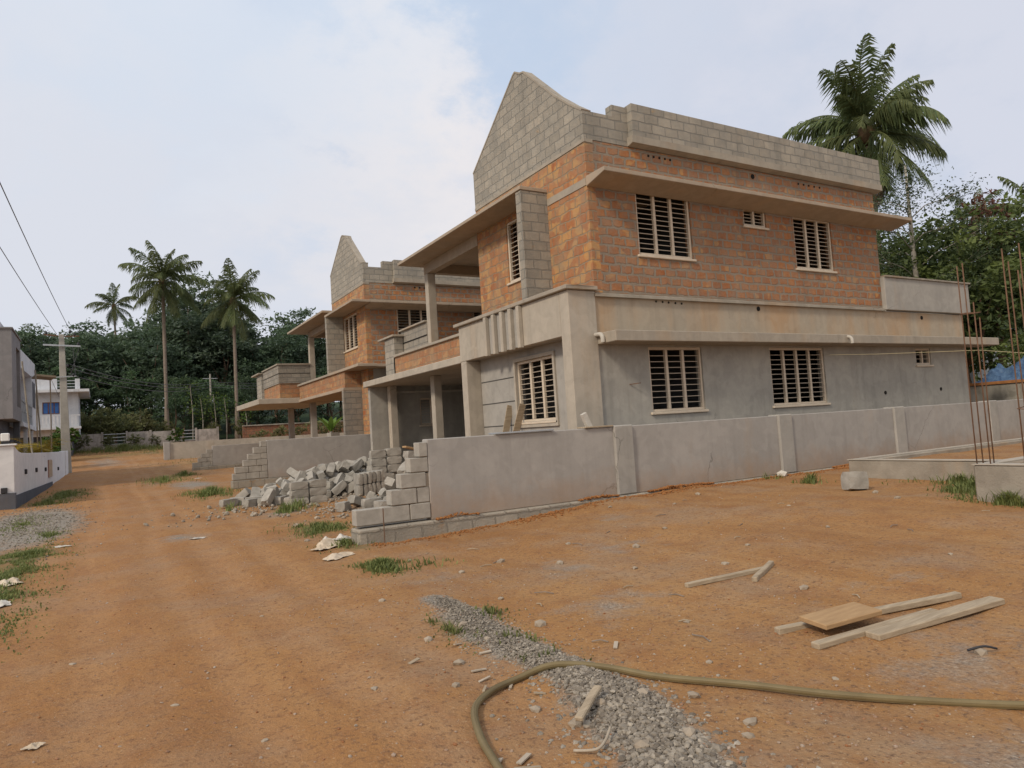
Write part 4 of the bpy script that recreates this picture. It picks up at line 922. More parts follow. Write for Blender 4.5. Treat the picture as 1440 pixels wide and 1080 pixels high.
SPOTS = [(5.02,3.95,.10),(5.2,4.97,.09),(2.86,4.64,.12),(3.7,3.96,.06),(4.45,2.31,.11),(2.57,2.4,.07),(1.39,4.2,.06),(.36,4.8,.06),(1.77,3.87,.07),(2.41,5.06,.10),(3.3,6.9,.10),(3.9,7.1,.12),(4.3,6.5,.11),(4.9,7.2,.09),(5.3,6.4,.12),(4.6,5.6,.08),(6.2,6.9,.10),(7.1,5.2,.08),(5.9,5.3,.07),(3.2,8.1,.09),
         (2.2,6.3,.08),(2.35,4.55,.07),(3.15,3.2,.06),(3.5,2.6,.05),(6.6,3.6,.06),(8.1,6.5,.07),(9.9,6.4,.12),(9.3,5.7,.10),(3.05,5.6,.08),(1.2,6.6,.05),(.7,3.9,.05),(-.2,6.2,.06),(2.05,4.9,.09),(1.98,4.25,.10),(2.0,3.35,.09),(2.05,3.05,.10),(2.72,2.9,.09),(2.7,2.5,.10),(2.25,3.1,.09),(2.5,3.05,.10),(2.1,2.6,.11),(2.35,2.55,.10),(3.0,12.9,.16),(2.7,11.0,.13),(3.6,13.8,.15),(8.6,8.7,.12),(6.9,8.9,.10),(7.6,8.2,.08)]
for k, (x, y, s) in enumerate(SPOTS):
    o = bpy.data.objects.new('stone', rockmesh[k % 6]); COL.objects.link(o)
    o.location = (x, y, gzz(x, y) - .006); o.rotation_euler = (0, 0, k*1.7); o.scale = (s*1.15, s*.95, s*.9)
    if x < 3.1 and y < 5.3: tag(o, 'loose grey stone lying in or beside the gravel strip', 'stone', 'stones by the gravel strip')
    else: tag(o, 'loose grey stone lying on the orange dirt', 'stone', 'stones scattered on the dirt')
o = bpy.data.objects.new('stone', rockmesh[2]); COL.objects.link(o); o.location = (11.7, 9.5, gzz(11.7,9.5)); o.scale = (.34,.25,.26)
o.data = rockmesh[2].copy(); o.data.materials.clear(); o.data.materials.append(M['paper']); tag(o, 'pale chalky lump lying at the foot of the boundary wall', 'stone')

# ------------------------------------------------------------------ litter
def sheet(name, x, y, w, d, h, rz, mat, label, cat, group=None, seed=0, n=30):
    m = MB(); c, s = math.cos(rz), math.sin(rz)
    for j in range(n+1):
        for i in range(n+1):
            u, v = (i/n-.5), (j/n-.5)
            k = 1 + .5*noise.noise((u*2+seed, v*2, 9)) + .22*noise.noise((u*6+seed, v*6, 5)); rr = 1 - .55*max(0, math.hypot(u, v)-.35)
            a, b = u*w*k*rr, v*d*k*rr
            X, Y = x+a*c-b*s, y+a*s+b*c
            z = gzz(X, Y) + .006 + h*(max(0, .30+.8*noise.noise((u*2.1+seed, v*1.7+seed, 1))) + .22*abs(noise.noise((u*6+seed, v*6, 3))))*max(0, 1-1.7*max(abs(u), abs(v))**1.5)
            m.v.append((X, Y, z))
    for j in range(n):
        for i in range(n): m.f.append((j*(n+1)+i, j*(n+1)+i+1, (j+1)*(n+1)+i+1, (j+1)*(n+1)+i))
    return m.build(name, mat, None, label, cat, group, smooth=True, fix=False)
sheet('sack', 2.72, 9.95, .62, .34, .16, .7, M['cloth'], 'crumpled beige cement sack lying in grass left of the wall end', 'sack', seed=1)
sheet('sack', 2.62, 9.05, .55, .20, .09, .55, M['cloth'], 'narrow torn sack strip lying on dirt before the wall end', 'sack', seed=5)
sheet('sack', 2.98, 10.3, .45, .34, .30, .2, M['paper'], 'whitish bunched bag against the wall end', 'sack', seed=9)
sheet('paper_scrap', -.98, 10.65, .26, .5, .12, .3, M['cloth'], 'pale folded paper scrap on the roadside grass', 'litter', seed=3)
sheet('paper_scrap', -.94, 9.23, .22, .34, .08, .2, M['paper'], 'white plastic scrap on the roadside grass nearest the viewer', 'litter', seed=7)
sheet('paper_scrap', 1.39, 13.0, .26, .16, .04, .4, M['paper'], 'small white scrap lying mid road on the grey patch', 'litter', seed=2)
sheet('paper_scrap', 3.4, 62*.5, .4, .2, .05, .4, M['paper'], 'small white scrap on the far stretch of road', 'litter', seed=12)
sheet('paper_scrap', -.55, 14.1, .26, .14, .04, .1, M['paper'], 'white scrap at the edge of the roadside gravel', 'litter', seed=15)
sheet('leaf_scrap', -.33, 4.62, .10, .08, .04, .9, M['cloth'], 'dry pale leaf lying on the near road', 'litter', seed=21)
rnd = random.Random(8)
for k, (x, y) in enumerate(((1.9,3.75),(2.06,3.72),(1.98,3.9),(2.12,3.5),(2.2,4.3),(2.02,4.05),(1.75,4.45),(1.55,2.95),(1.65,2.9),(1.62,2.82),(2.95,3.85),(2.15,4.62))):
    l = rnd.uniform(.05,.13); a = rnd.uniform(-.6,.9); z = gzz(x, y)
    m = MB(); m.obox((x, y, z+.012), (l, rnd.uniform(.012,.03), .007), (rnd.uniform(-.2,.2), rnd.uniform(-.15,.15), a)); m.build('wood_chip', M['chip'] if k % 3 else M['wood'], None, 'pale splinter of wood or paper beside the hose loop', 'wood chip', 'splinters by the hose')
timber((2.02,2.98),(2.28,3.16),.045,.025,M['wood'],'short grey stick lying on the gravel in front of the hose', .05, .06, 'stick')

m = MB(); P = smooth_path([(x, y, gzz(x, y)+h) for x, y, h in ((1.86,2.80,.02),(1.93,2.72,.03),(2.0,2.74,.035),(2.08,2.80,.05))], 5); m.tube(P, .007, 6); m.build('dry_root', M['chip'], None, 'pale curved dry root lying at the edge of the gravel', 'root', smooth=True)
m = MB(); P = smooth_path([(x, y, gzz(x, y)+h) for x, y, h in ((4.40,2.36,.02),(4.46,2.30,.04),(4.53,2.26,.02))], 5); m.tube(P, [.007]*len(P), 6); m.build('rubber_scrap', M['black'], None, 'short black bent scrap lying right of the timber group', 'scrap', smooth=True)
rnd = random.Random(31)
for k in range(26):
    x, y = rnd.uniform(2.9, 9), rnd.uniform(3.4, 8.4); l = rnd.uniform(.06,.2); a = rnd.uniform(0,3.1); z = gzz(x, y)
    m = MB(); m.tube([(x,y,z+.006),(x+.5*l*math.cos(a),y+.5*l*math.sin(a),z+.014),(x+l*math.cos(a+.2),y+l*math.sin(a+.2),z+.006)], .005, 5)
    m.build('twig', M['wood'] if k % 2 else M['bark'], None, 'small dry twig lying on the orange dirt of the yard', 'twig', 'twigs scattered in the yard')

# ------------------------------------------------------------------ grass
def tufts(spots, n, hmin, hmax, name='grass', mat='grass'):
    m = MB(); rnd = random.Random(n)
    for cx, cy, rx, ry, cnt in spots:
        for k in range(cnt):
            a = rnd.uniform(0, 6.283); q = min(1.35, abs(rnd.gauss(0,.62))); x = cx+rx*q*math.cos(a); y = cy+ry*q*math.sin(a)
            if noise.noise((x*2.3, y*1.5, 4)) < .02 and rnd.random() < .85: continue
            h = rnd.uniform(hmin, hmax)*max(.3, 1.1-.6*q); w = .006 + .004*rnd.random(); b = rnd.uniform(0, 6.283); lx, ly = math.cos(b)*h*.6, math.sin(b)*h*.6
            wx, wy = -math.sin(b)*w, math.cos(b)*w; z = gzz(x, y)-.01
            m.add([(x-wx,y-wy,z),(x+wx,y+wy,z),(x+lx*.4+wx*.8,y+ly*.4+wy*.8,z+h*.65),(x+lx*.4-wx*.8,y+ly*.4-wy*.8,z+h*.65),(x+lx,y+ly,z+h)], [(0,1,2,3),(3,2,4)])
            t = rnd.random(); m.tone += [t, t]
    m.build(name, M[mat], None, kind='stuff', fix=False)
tufts([(-1.15,10.6,.75,3.4,17000),(-.95,13.6,.6,1.3,3500),(-.85,16,.4,1.5,1200),(-.9,7.4,.35,1.2,900),(-1.5,19,.7,3.0,1500)], 1, .02, .075)
tufts([(-.95,27.5,.75,2.6,3500),(-1.3,24.5,.6,1.0,900)], 2, .05, .18)
tufts([(3.2,12.2,.65,1.1,2600),(2.98,9.9,.4,.5,1100),(2.8,7.95,.33,.5,1500),(3.2,7.6,.35,.3,300)], 3, .03, .13)
tufts([(2.28,5.0,.2,.6,900),(2.5,4.45,.25,.4,250),(2.45,3.9,.3,.3,160),(2.75,5.2,.2,.4,160)], 4, .02, .07)
tufts([(10.85,5.25,.85,.55,3200),(11.3,5.9,.4,.9,900),(9.62,4.5,.12,.6,500),(10.9,8.2,.3,.25,260),(11.2,9.4,.25,.2,220)], 5, .05, .22)
tufts([(2.8,22.6,.8,1.6,2200),(2.2,31,1.1,2.4,1200),(3.9,16.3,.35,.5,400),(3.4,15.6,.3,.4,350),(2.6,17.4,.3,.5,250),(3.2,34,.5,.8,900)], 6, .05, .28)
tufts([(1.5,57.5,5,1.8,8000),(6,55,5,2.2,3800),(10,45,6,3.0,4000)], 7, .12, .55)
# ------------------------------------------------------------------ white compound wall on the road side
A0 = Vector((-2.01, 23.76, 0)); DW = (Vector((-1.42, 43.0, 0)) - A0).normalized(); NW = Vector((DW.y, -DW.x, 0)); AZ = math.atan2(DW.y, DW.x)
def ws(s, t, z): return A0 + DW*s + NW*t + Vector((0,0,z))
def wall_prism(m, poly, t0, t1):
    n = len(poly)
    return m.add([ws(s, t0, z) for s, z in poly] + [ws(s, t1, z) for s, z in poly], [tuple(range(n-1,-1,-1)), tuple(range(n,2*n))] + [(i,(i+1)%n,n+(i+1)%n,n+i) for i in range(n)])
t = thing('compound_wall', (-2, 24, .1), 'white painted compound wall with dark plinth, black wall lights and a sweeping top', 'wall')
m = MB(); top = [(18.1,1.77),(15,1.75),(8,1.71),(3.2,1.69),(1.6,1.70),(1.0,1.74),(.6,1.80),(.25,1.86),(.1,1.90)]
wall_prism(m, [(.1,.52),(18.1,.52)] + top, -.16, 0)
m.box(-9, -2.01, 23.76, 23.95, .60, 1.90); m.build('wall_panel', M['white'], t, bevel=.01)
m = MB(); wall_prism(m, [(-.02,-.2),(10.9,.0),(10.9,.52),(-.02,.52)], -.2, .03); m.box(-9, -1.99, 23.72, 23.98, -.2, .60); m.build('plinth', M['plinth'], t)
m = MB(); wall_prism(m, [(10.9,.0),(18.1,.1),(18.1,.519),(10.9,.519)], -.15, -.004); m.build('wall_base', M['white'], t)
m = MB(); wall_prism(m, [(18.12,.1),(19.9,.1),(19.9,1.80),(18.12,1.80)], -.25, .05); m.build('end_pier', M['white'], t, bevel=.02)
m = MB(); m.box(-9, -1.95, 23.70, 24.0, 1.902, 1.95); m.build('coping', M['white'], t, bevel=.01)
for s, z in ((2.27,1.13),(5.11,1.12),(8.15,1.08),(13.69,1.0)):
    m = MB(); m.obox(ws(s, .03, z), (.15,.06,.15), (0,0,AZ)); o = m.build('wall_light', M['black'], t, bevel=.012)
m = MB(); m.box(-2.32,-2.17,23.70,23.759,.61,.76); m.build('wall_light', M['black'], t, bevel=.012)
m = MB(); m.obox(ws(9.95, .012, 1.08), (1.25,.05,.68), (0,0,AZ)); o = m.build('vent_panel', M['redpanel'], t)
m = MB()
for k in range(7): m.obox(ws(9.95-.54+k*.18, .045, 1.08), (.03,.03,.66), (0,0,AZ))
m.build('slat', M['frame'], o)
t = thing('gate_lamp', (-2.2, 23.86, 1.95), 'small white cube lamp on black base on the white wall corner', 'lamp')
m = MB(); m.box(-2.30,-2.12,23.78,23.94,1.952,2.03); m.build('lamp_base', M['black'], t)
m = MB(); m.box(-2.31,-2.11,23.77,23.95,2.032,2.25); m.build('lamp_shade', M['lamp'], t, bevel=.02)
# grey house
t = thing('house', (-4, 32, .2), 'raw grey plastered house with boxy jutting upper floor behind the white wall', 'house')
m = MB(); m.box(-9,-2.6,30.6,32.2,2.98,6.2); m.box(-9,-2.75,32.2,33.6,2.98,5.75); m.box(-9,-2.6,33.6,33.9,2.98,6.2); m.box(-9,-2.6,32.2,33.6,5.75,6.2); m.box(-2.75,-2.6,32.2,33.6,2.98,3.5); m.build('upper_floor', M['greyhouse'], t)
m = MB(); m.box(-2.751,-2.735,32.22,33.58,3.52,5.74); m.build('recess_shade_sheet', M['greydark'], t)  # dark sheet, shade of the recess put into its colour
m = MB(); m.box(-9.03,-2.56,30.56,33.92,6.203,6.26); m.build('coping', M['greyhouse'], t)
m = MB(); m.box(-9,-3.0,31.2,36,-.2,2.978); m.build('lower_wall', M['greydark'], t)
m = MB(); m.box(-2.85,-2.65,33.6,33.85,.1,2.978); m.build('post', M['greydark'], t, bevel=.01)
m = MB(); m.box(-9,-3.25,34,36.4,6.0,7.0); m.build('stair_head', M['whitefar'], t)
# white neighbour
t = thing('house', (-4, 38, .3), 'white two storey house with recessed upper balcony beyond the grey house', 'house')
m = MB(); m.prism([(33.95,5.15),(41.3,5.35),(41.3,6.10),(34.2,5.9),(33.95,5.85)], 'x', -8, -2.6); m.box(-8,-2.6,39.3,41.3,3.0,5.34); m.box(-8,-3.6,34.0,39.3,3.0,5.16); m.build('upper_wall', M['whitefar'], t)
m = MB(); m.box(-8,-2.55,33.95,41.35,2.82,2.998); m.build('balcony_slab', M['whitefar'], t)
for y in (39.5, 40.4):
    m = MB(); m.box(-2.603,-2.585,y,y+.62,3.9,5.1); o = m.build('window', M['greydark'], t)
for y in (36.1, 39.0):
    m = MB(); m.box(-2.72,-2.58,y,y+.14,.2,2.82); m.build('post', M['whitefar'], t)
m = MB(); m.box(-8,-3.9,36.45,41,-.2,2.818); m.build('lower_wall', M['greydark'], t)
m = MB()
for k in range(9): m.bar((-2.62,34.2+k*.6,3.0),(-2.62,34.2+k*.6,3.85),.03)
m.bar((-2.62,34.0,3.87),(-2.62,39.3,3.87),.05); m.bar((-2.62,34.0,3.45),(-2.62,39.3,3.45),.03); m.build('railing', M['metal'], t)
for a, b, lab in (((-2.22,29.5,4.9),(-1.95,29.9,.9),'long grey pole leaning across the grey house toward the yard'),((-2.1,33.5,5.0),(-1.95,34.4,.9),'thinner pole propped before the white neighbour house')):
    m = MB(); m.tube([a, b], .028, 8); m.build('leaning_pole', M['stem'], None, lab, 'pole')
t = thing('scaffold_plank', (-1.9, 36, 4.9), 'brown scaffold boards tied high between leaning poles', 'scaffold')
m = MB(); m.obox((-1.95,36,4.95),(.7,1.3,.08),(0,.1,.2)); m.build('board', M['wood'], t)
m = MB(); m.bar((-2.2,35.6,.5),(-2.2,35.6,4.9),.045); m.bar((-1.75,36.5,.5),(-1.75,36.5,4.9),.045); m.build('leg', M['wood'], t)
# house at the far end of the road
t = thing('house', (-3, 57, 1.5), 'white house with flat eave and blue curtained window at the end of the road', 'house')
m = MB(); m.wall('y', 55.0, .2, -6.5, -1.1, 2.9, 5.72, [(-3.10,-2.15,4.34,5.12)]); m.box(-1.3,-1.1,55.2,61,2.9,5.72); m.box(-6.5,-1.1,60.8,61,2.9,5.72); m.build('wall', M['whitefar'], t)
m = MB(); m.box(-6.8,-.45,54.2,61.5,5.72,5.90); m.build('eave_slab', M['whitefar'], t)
m = MB(); m.box(-6.5,-2.25,54.7,54.85,5.903,6.62); m.box(-1.25,-.98,54.7,54.95,5.903,6.62); m.build('roof_parapet', M['whitefar'], t)
m = MB()
for z in (6.1,6.3,6.5): m.bar((-2.25,54.78,z),(-1.25,54.78,z),.05)
m.build('roof_railing', M['metal'], t)
m = MB(); m.box(-3.1,-2.15,55.12,55.15,4.34,5.12); w = m.build('window', M['bluecurtain'], t)
m = MB()
for x in (-3.1,-2.8,-2.48,-2.2): m.box(x,x+.05,55.06,55.11,4.34,5.12)
m.box(-3.1,-2.15,55.055,55.105,4.34,4.39); m.box(-3.1,-2.15,55.055,55.105,5.07,5.12); m.build('frame', M['redwall'], w)
m = MB(); m.box(-6.5,-.95,54.1,55.0,3.3,3.45); m.build('balcony_slab', M['whitefar'], t)
m = MB()
for k in range(26): m.box(-6.3+k*.2,-6.3+k*.2+.11,54.15,54.22,3.5,4.15)
m.box(-6.4,-1.0,54.14,54.23,4.15,4.22); m.build('balustrade', M['whitefar'], t)
m = MB(); m.box(-6.3,-1.5,55.6,60.8,1.2,3.29); m.build('lower_wall', M['greydark'], t)
# electric pole and wires
t = thing('electric_pole', (-1.45, 43.4, .5), 'tapered concrete electric pole with crossarms standing at the end of the white wall', 'electric pole')
m = MB(); m.obox((-1.49,43.4,4.05),(.46,.30,7.7),(R(-.4),R(-.8),0),taper=.52); m.build('pole', M['polec'], t, bevel=.02)
m = MB(); m.bar((-2.35,43.25,7.33),(-.70,43.25,7.26),.08); m.build('crossarm', M['metal'], t)
m = MB(); m.bar((-2.10,43.25,5.62),(-.92,43.25,5.68),.05); m.build('crossarm', M['metal'], t)
m = MB(); m.bar((-2.3,43.25,7.86),(-1.7,43.25,7.80),.07); m.bar((-1.4,43.25,7.78),(-.75,43.25,7.8),.06); m.build('crossarm', M['rust'], t)
for x, z in ((-2.2,7.86),(-.95,7.80),(-1.15,7.95),(-.8,7.28),(-1.05,5.66),(-1.3,6.15)):
    m = MB(); m.tube([(x,43.25,z),(x,43.25,z+.06),(x,43.25,z+.12),(x,43.25,z+.18)],[.03,.07,.05,.03],8); m.build('insulator', M['black'], t, smooth=True)
m = MB(); m.bar((-.75,43.3,7.24),(-1.2,43.3,5.7),.02); m.bar((-1.05,43.3,7.2),(-.95,43.3,5.7),.02); m.bar((-2.05,43.3,5.6),(-1.7,43.3,4.6),.02); m.build('stay_wire', M['wire'], t)
def wire(a, b, sag, r, label, group=None):
    a, b = Vector(a), Vector(b); P = [a.lerp(b, k/28) - Vector((0,0,4*sag*(k/28)*(1-k/28))) for k in range(29)]
    m = MB(); m.tube(P, r, 5, caps=False); m.build('overhead_wire', M['wire'], None, label, 'wire', group, smooth=True)
wire((-1.15,43.25,8.1),(-2.4,-10,7.9),.44,.012,'upper overhead wire coming from the electric pole toward the viewer')
wire((-1.75,43.25,7.9),(-3.2,-10,7.8),.38,.012,'lower overhead wire coming from the electric pole toward the viewer')
for k, (z0, z1) in enumerate(((6.3,7.2),(6.1,7.0),(5.75,6.75))):
    wire((-1.2,43.25,z0),(8.5,66,z1),.6,.018,'dark service wire strung from the electric pole to the thin pole by the trees','service wires to the thin pole')
for k, (z0, z1) in enumerate(((7.2,7.6),(7.0,7.3),(6.75,7.0))):
    wire((8.5,66,z0),(26,68,z1),.4,.02,'thin wire running right from the thin pole before the trees','wires right of the thin pole')
t = thing('thin_pole', (8.5, 66, 2.1), 'slim grey wire pole in front of the dark trees', 'pole')
m = MB(); m.tube([(8.5,66,2),(8.52,66,7.9)],[.10,.07],8); m.build('pole', M['polec'], t); m = MB(); m.bar((7.9,66,7.5),(9.1,66,7.5),.06); m.build('crossarm', M['metal'], t)
# stained plank fence across the end of the road
t = thing('fence', (3, 60, 1.9), 'stained concrete plank fence across the far end of the dirt road', 'fence')
for k in range(8):
    x = -2.9 + k*1.58
    m = MB(); m.box(x-.07,x+.07,59.95,60.10,1.4,3.12); m.build('post', M['fence'], t)
    if k == 7: break
    if k in (2, 5):
        m = MB()
        for z in (2.2,2.45,2.7,2.95): m.bar((x+.08,60.02,z),(x+1.5,60.02,z),.05)
        m.build('rail', M['metal'], t)
    m = MB()
    if k not in (2, 5): m.box(x+.075,x+1.505,60.0,60.06,1.4,3.02+.05*math.sin(k*3))
    else: m.box(x+.075,x+1.505,60.04,60.08,1.4,2.2)
    m.build('panel', M['fence'], t)

# ------------------------------------------------------------------ vegetation
def leaf_quad(m, p, s, rnd, tone, up=.5, aspect=.5):
    d = Vector((rnd.gauss(0,1), rnd.gauss(0,1), rnd.gauss(0,.6))).normalized()
    nrm = Vector((rnd.gauss(0,.7), rnd.gauss(0,.7), up + rnd.random())).normalized()
    w = d.cross(nrm)
    if w.length < .05: return
    w = w.normalized()*s*aspect*.5; d = d*s*.5; b = nrm*s*.12
    m.add([p-d, p+w-b, p+d, p-w-b], [(0,1,2,3)], tone)
def crown(seed, cz, rx, rz, nclump, nleaf, size, fill=.35, lobes=5, flat=.55, aspect=.5):
    """foliage: several lobes, each a shell of leaf clumps with gaps between"""
    rnd = random.Random(seed); m = MB(); L = []
    for k in range(lobes):
        a = 2*math.pi*k/lobes + rnd.uniform(-.4,.4); q = rnd.uniform(.25,.62)*rx if k else 0
        L.append((Vector((q*math.cos(a), q*math.sin(a), cz + rz*rnd.uniform(-.55,.5) + (rz*.35 if k == 0 else 0))), rnd.uniform(.45,.72)*rx, rnd.uniform(.42,.68)*rz))
    for k in range(nclump):
        c, ar, az = L[rnd.randrange(lobes)]
        v = Vector((rnd.gauss(0,1), rnd.gauss(0,1), rnd.gauss(0,1))).normalized()
        q = rnd.random()**fill
        p = c + Vector((v.x*ar*q, v.y*ar*q, v.z*az*q))
        cr = rx*rnd.uniform(.09,.19); base = .18 + .42*max(0, v.z)*q + rnd.uniform(-.1,.22)  # upward clumps paler: light from above put into the leaf tone
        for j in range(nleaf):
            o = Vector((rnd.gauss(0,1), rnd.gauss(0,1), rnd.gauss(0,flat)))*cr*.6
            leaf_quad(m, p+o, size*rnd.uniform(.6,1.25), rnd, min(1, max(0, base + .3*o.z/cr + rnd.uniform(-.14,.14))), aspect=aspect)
    return m, L
def trunk(m, L, h0, r, rnd, base=-.5):
    top = Vector((rnd.uniform(-.3,.3), rnd.uniform(-.3,.3), h0))
    m.tube([(0,0,base),(top.x*.3,top.y*.3,h0*.45),top], [r*1.25,r*.9,r*.7], 8)
    for c, ar, az in L:
        mid = top.lerp(c, .5) + Vector((rnd.uniform(-.3,.3), rnd.uniform(-.3,.3), -.15*(c-top).length*.3))
        m.tube([top*.97, mid, c + Vector((0,0,az*.4))], [r*.55, r*.32, r*.08], 6)
def tree_proto(name, label, cat, group, mat, bark, seed, h, rx, nclump, nleaf, size, crownfrac=.62, lobes=5, **kw):
    rz = h*crownfrac/2; cz = h - rz*1.05
    m, L = crown(seed, cz, rx, rz, nclump, nleaf, size, lobes=lobes, **kw)
    t = thing(name, (0,0,0), label, cat, group)
    m.build('crown', mat, t, fix=False)
    b = MB(); trunk(b, L, max(h*.25, cz-rz*.75), max(.05, h*.016), random.Random(seed+99)); b.build('trunk', bark, t, smooth=True)
    return t
def place(t, x, y, rz, s, sz=None, z=None, label=None, group=None, used=set()):
    o = t if t.name not in used else copy_tree(t)
    used.add(t.name); used.add(o.name)
    o.location = (x, y, gz(x, y) if z is None else z); o.rotation_euler = (0, 0, rz); o.scale = (s, s, s if sz is None else sz)
    if label: o['label'] = label
    if group: o['group'] = group
    return o
FG = 'trees massed behind the far fence'
FL = 'dark green tree in the dense wood behind the far fence'
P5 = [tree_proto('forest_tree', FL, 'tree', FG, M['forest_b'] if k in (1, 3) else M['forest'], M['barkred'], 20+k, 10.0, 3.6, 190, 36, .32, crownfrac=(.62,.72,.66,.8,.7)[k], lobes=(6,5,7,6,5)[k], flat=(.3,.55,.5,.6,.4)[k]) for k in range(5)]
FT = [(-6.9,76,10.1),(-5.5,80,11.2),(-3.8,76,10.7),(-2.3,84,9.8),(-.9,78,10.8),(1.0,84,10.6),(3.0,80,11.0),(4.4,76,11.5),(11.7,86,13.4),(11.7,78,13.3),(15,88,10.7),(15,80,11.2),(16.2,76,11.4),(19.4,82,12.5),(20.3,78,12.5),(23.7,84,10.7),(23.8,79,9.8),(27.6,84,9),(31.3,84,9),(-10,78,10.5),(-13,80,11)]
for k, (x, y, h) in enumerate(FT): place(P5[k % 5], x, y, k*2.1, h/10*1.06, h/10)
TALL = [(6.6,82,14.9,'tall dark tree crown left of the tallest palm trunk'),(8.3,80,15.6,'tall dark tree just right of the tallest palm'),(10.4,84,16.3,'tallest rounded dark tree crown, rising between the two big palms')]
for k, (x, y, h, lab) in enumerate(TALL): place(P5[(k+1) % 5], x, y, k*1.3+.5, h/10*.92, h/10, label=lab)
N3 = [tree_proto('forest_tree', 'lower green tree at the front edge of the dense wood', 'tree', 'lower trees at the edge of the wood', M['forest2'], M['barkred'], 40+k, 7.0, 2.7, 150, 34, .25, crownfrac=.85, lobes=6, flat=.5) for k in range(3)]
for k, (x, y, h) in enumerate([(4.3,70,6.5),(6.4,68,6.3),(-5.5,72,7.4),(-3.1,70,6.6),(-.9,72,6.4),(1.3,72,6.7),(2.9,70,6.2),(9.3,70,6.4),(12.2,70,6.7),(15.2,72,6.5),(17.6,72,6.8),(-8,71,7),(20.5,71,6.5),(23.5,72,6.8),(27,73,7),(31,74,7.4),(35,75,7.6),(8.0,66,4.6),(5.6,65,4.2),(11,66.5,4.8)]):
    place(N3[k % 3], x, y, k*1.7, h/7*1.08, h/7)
m, L = crown(77, 5, 30, 3.2, 600, 22, 1.0, lobes=9, flat=.2)
for i, (x, y, z) in enumerate(m.v): m.v[i] = (x*1.6+8, y*.22+101, z*1.35+5.2)
m.build('treeline', M['forest'], None, kind='stuff', fix=False)
BU = [tree_proto('bush', 'reddish green shrub crowded behind the far fence', 'bush', 'shrubs behind the far fence', M['bush'], M['stem'], 60+k, 3.0, 1.25, 75, 20, .20, crownfrac=.9, lobes=5, flat=.7) for k in range(3)]
for k, (x, y, h) in enumerate([(-1.6,61.5,3.0),(.2,61.2,3.2),(1.7,61.3,2.9),(2.9,61.6,2.9),(-1.2,62,2.8),(-.1,63,3.2),(1.1,62,3.0),(2.3,63,2.7),(3.5,62,2.5),(.6,61,2.4),(4.6,62,2.0),(8.1,62,2.0),(10,61,1.7)]): place(BU[k % 3], x, y, k*2.3, h/3, h/3)
for k, (x, y, h) in enumerate([(-.9,58.6,1.3),(.6,58.4,1.1),(2.2,58.7,1.35),(3.6,58.5,1.0)]): place(BU[k % 3], x, y, k*1.1+.4, h/3*1.2, h/3, label='low weedy shrub growing in front of the plank fence', group='shrubs in front of the fence')
LI = tree_proto('bush', 'light green bush growing before the dark red wall', 'bush', 'bushes before the dark red wall', M['bush'], M['stem'], 66, 1.6, 1.0, 50, 18, .16, crownfrac=.95, lobes=4, flat=.7)
for k, (x, y, h) in enumerate([(11.9,55,1.5),(13.3,55.5,1.4),(15,56,1.9),(16.6,56,1.6),(10.6,56,1.2)]): place(LI, x, y, k*1.9, h/1.6)
LB = tree_proto('bush', 'small bright green bush in front of the plank fence', 'bush', None, M['lime'], M['stem'], 68, 1.2, .7, 40, 16, .2, crownfrac=.95, lobes=4)
place(LB, 5.2, 58.4, 0, 1.0)
place(LB, -1.75, 52, 1, 1.5, label='bright green shrub between the electric pole and the far white house')
place(LB, -2.2, 47, 2, 1.6, label='bright green shrub behind the end of the white wall')
for k, (x, y, h) in enumerate([(6.45,61,4.6),(7.3,62,3.6),(9.1,62,3.6),(10.5,61,3.0),(8.4,63,3.9)]):
    t = thing('sapling', (x, y, gz(x,y)), 'thin pale stemmed sapling in front of the dark wood', 'sapling', 'saplings before the wood')
    m = MB(); m.tube([(x,y,gz(x,y)-.2),(x+.05,y,gz(x,y)+h*.5),(x-.08,y,gz(x,y)+h)],[.05,.04,.02],6); m.build('trunk', M['stem'], t)
    rnd = random.Random(k); m = MB()
    for j in range(110):
        p = Vector((x+rnd.gauss(0,.38), y+rnd.gauss(0,.38), gz(x,y)+h*(.5+.55*rnd.random()))); leaf_quad(m, p, .24, rnd, rnd.random())
    m.build('crown', M['lime'], t, fix=False)

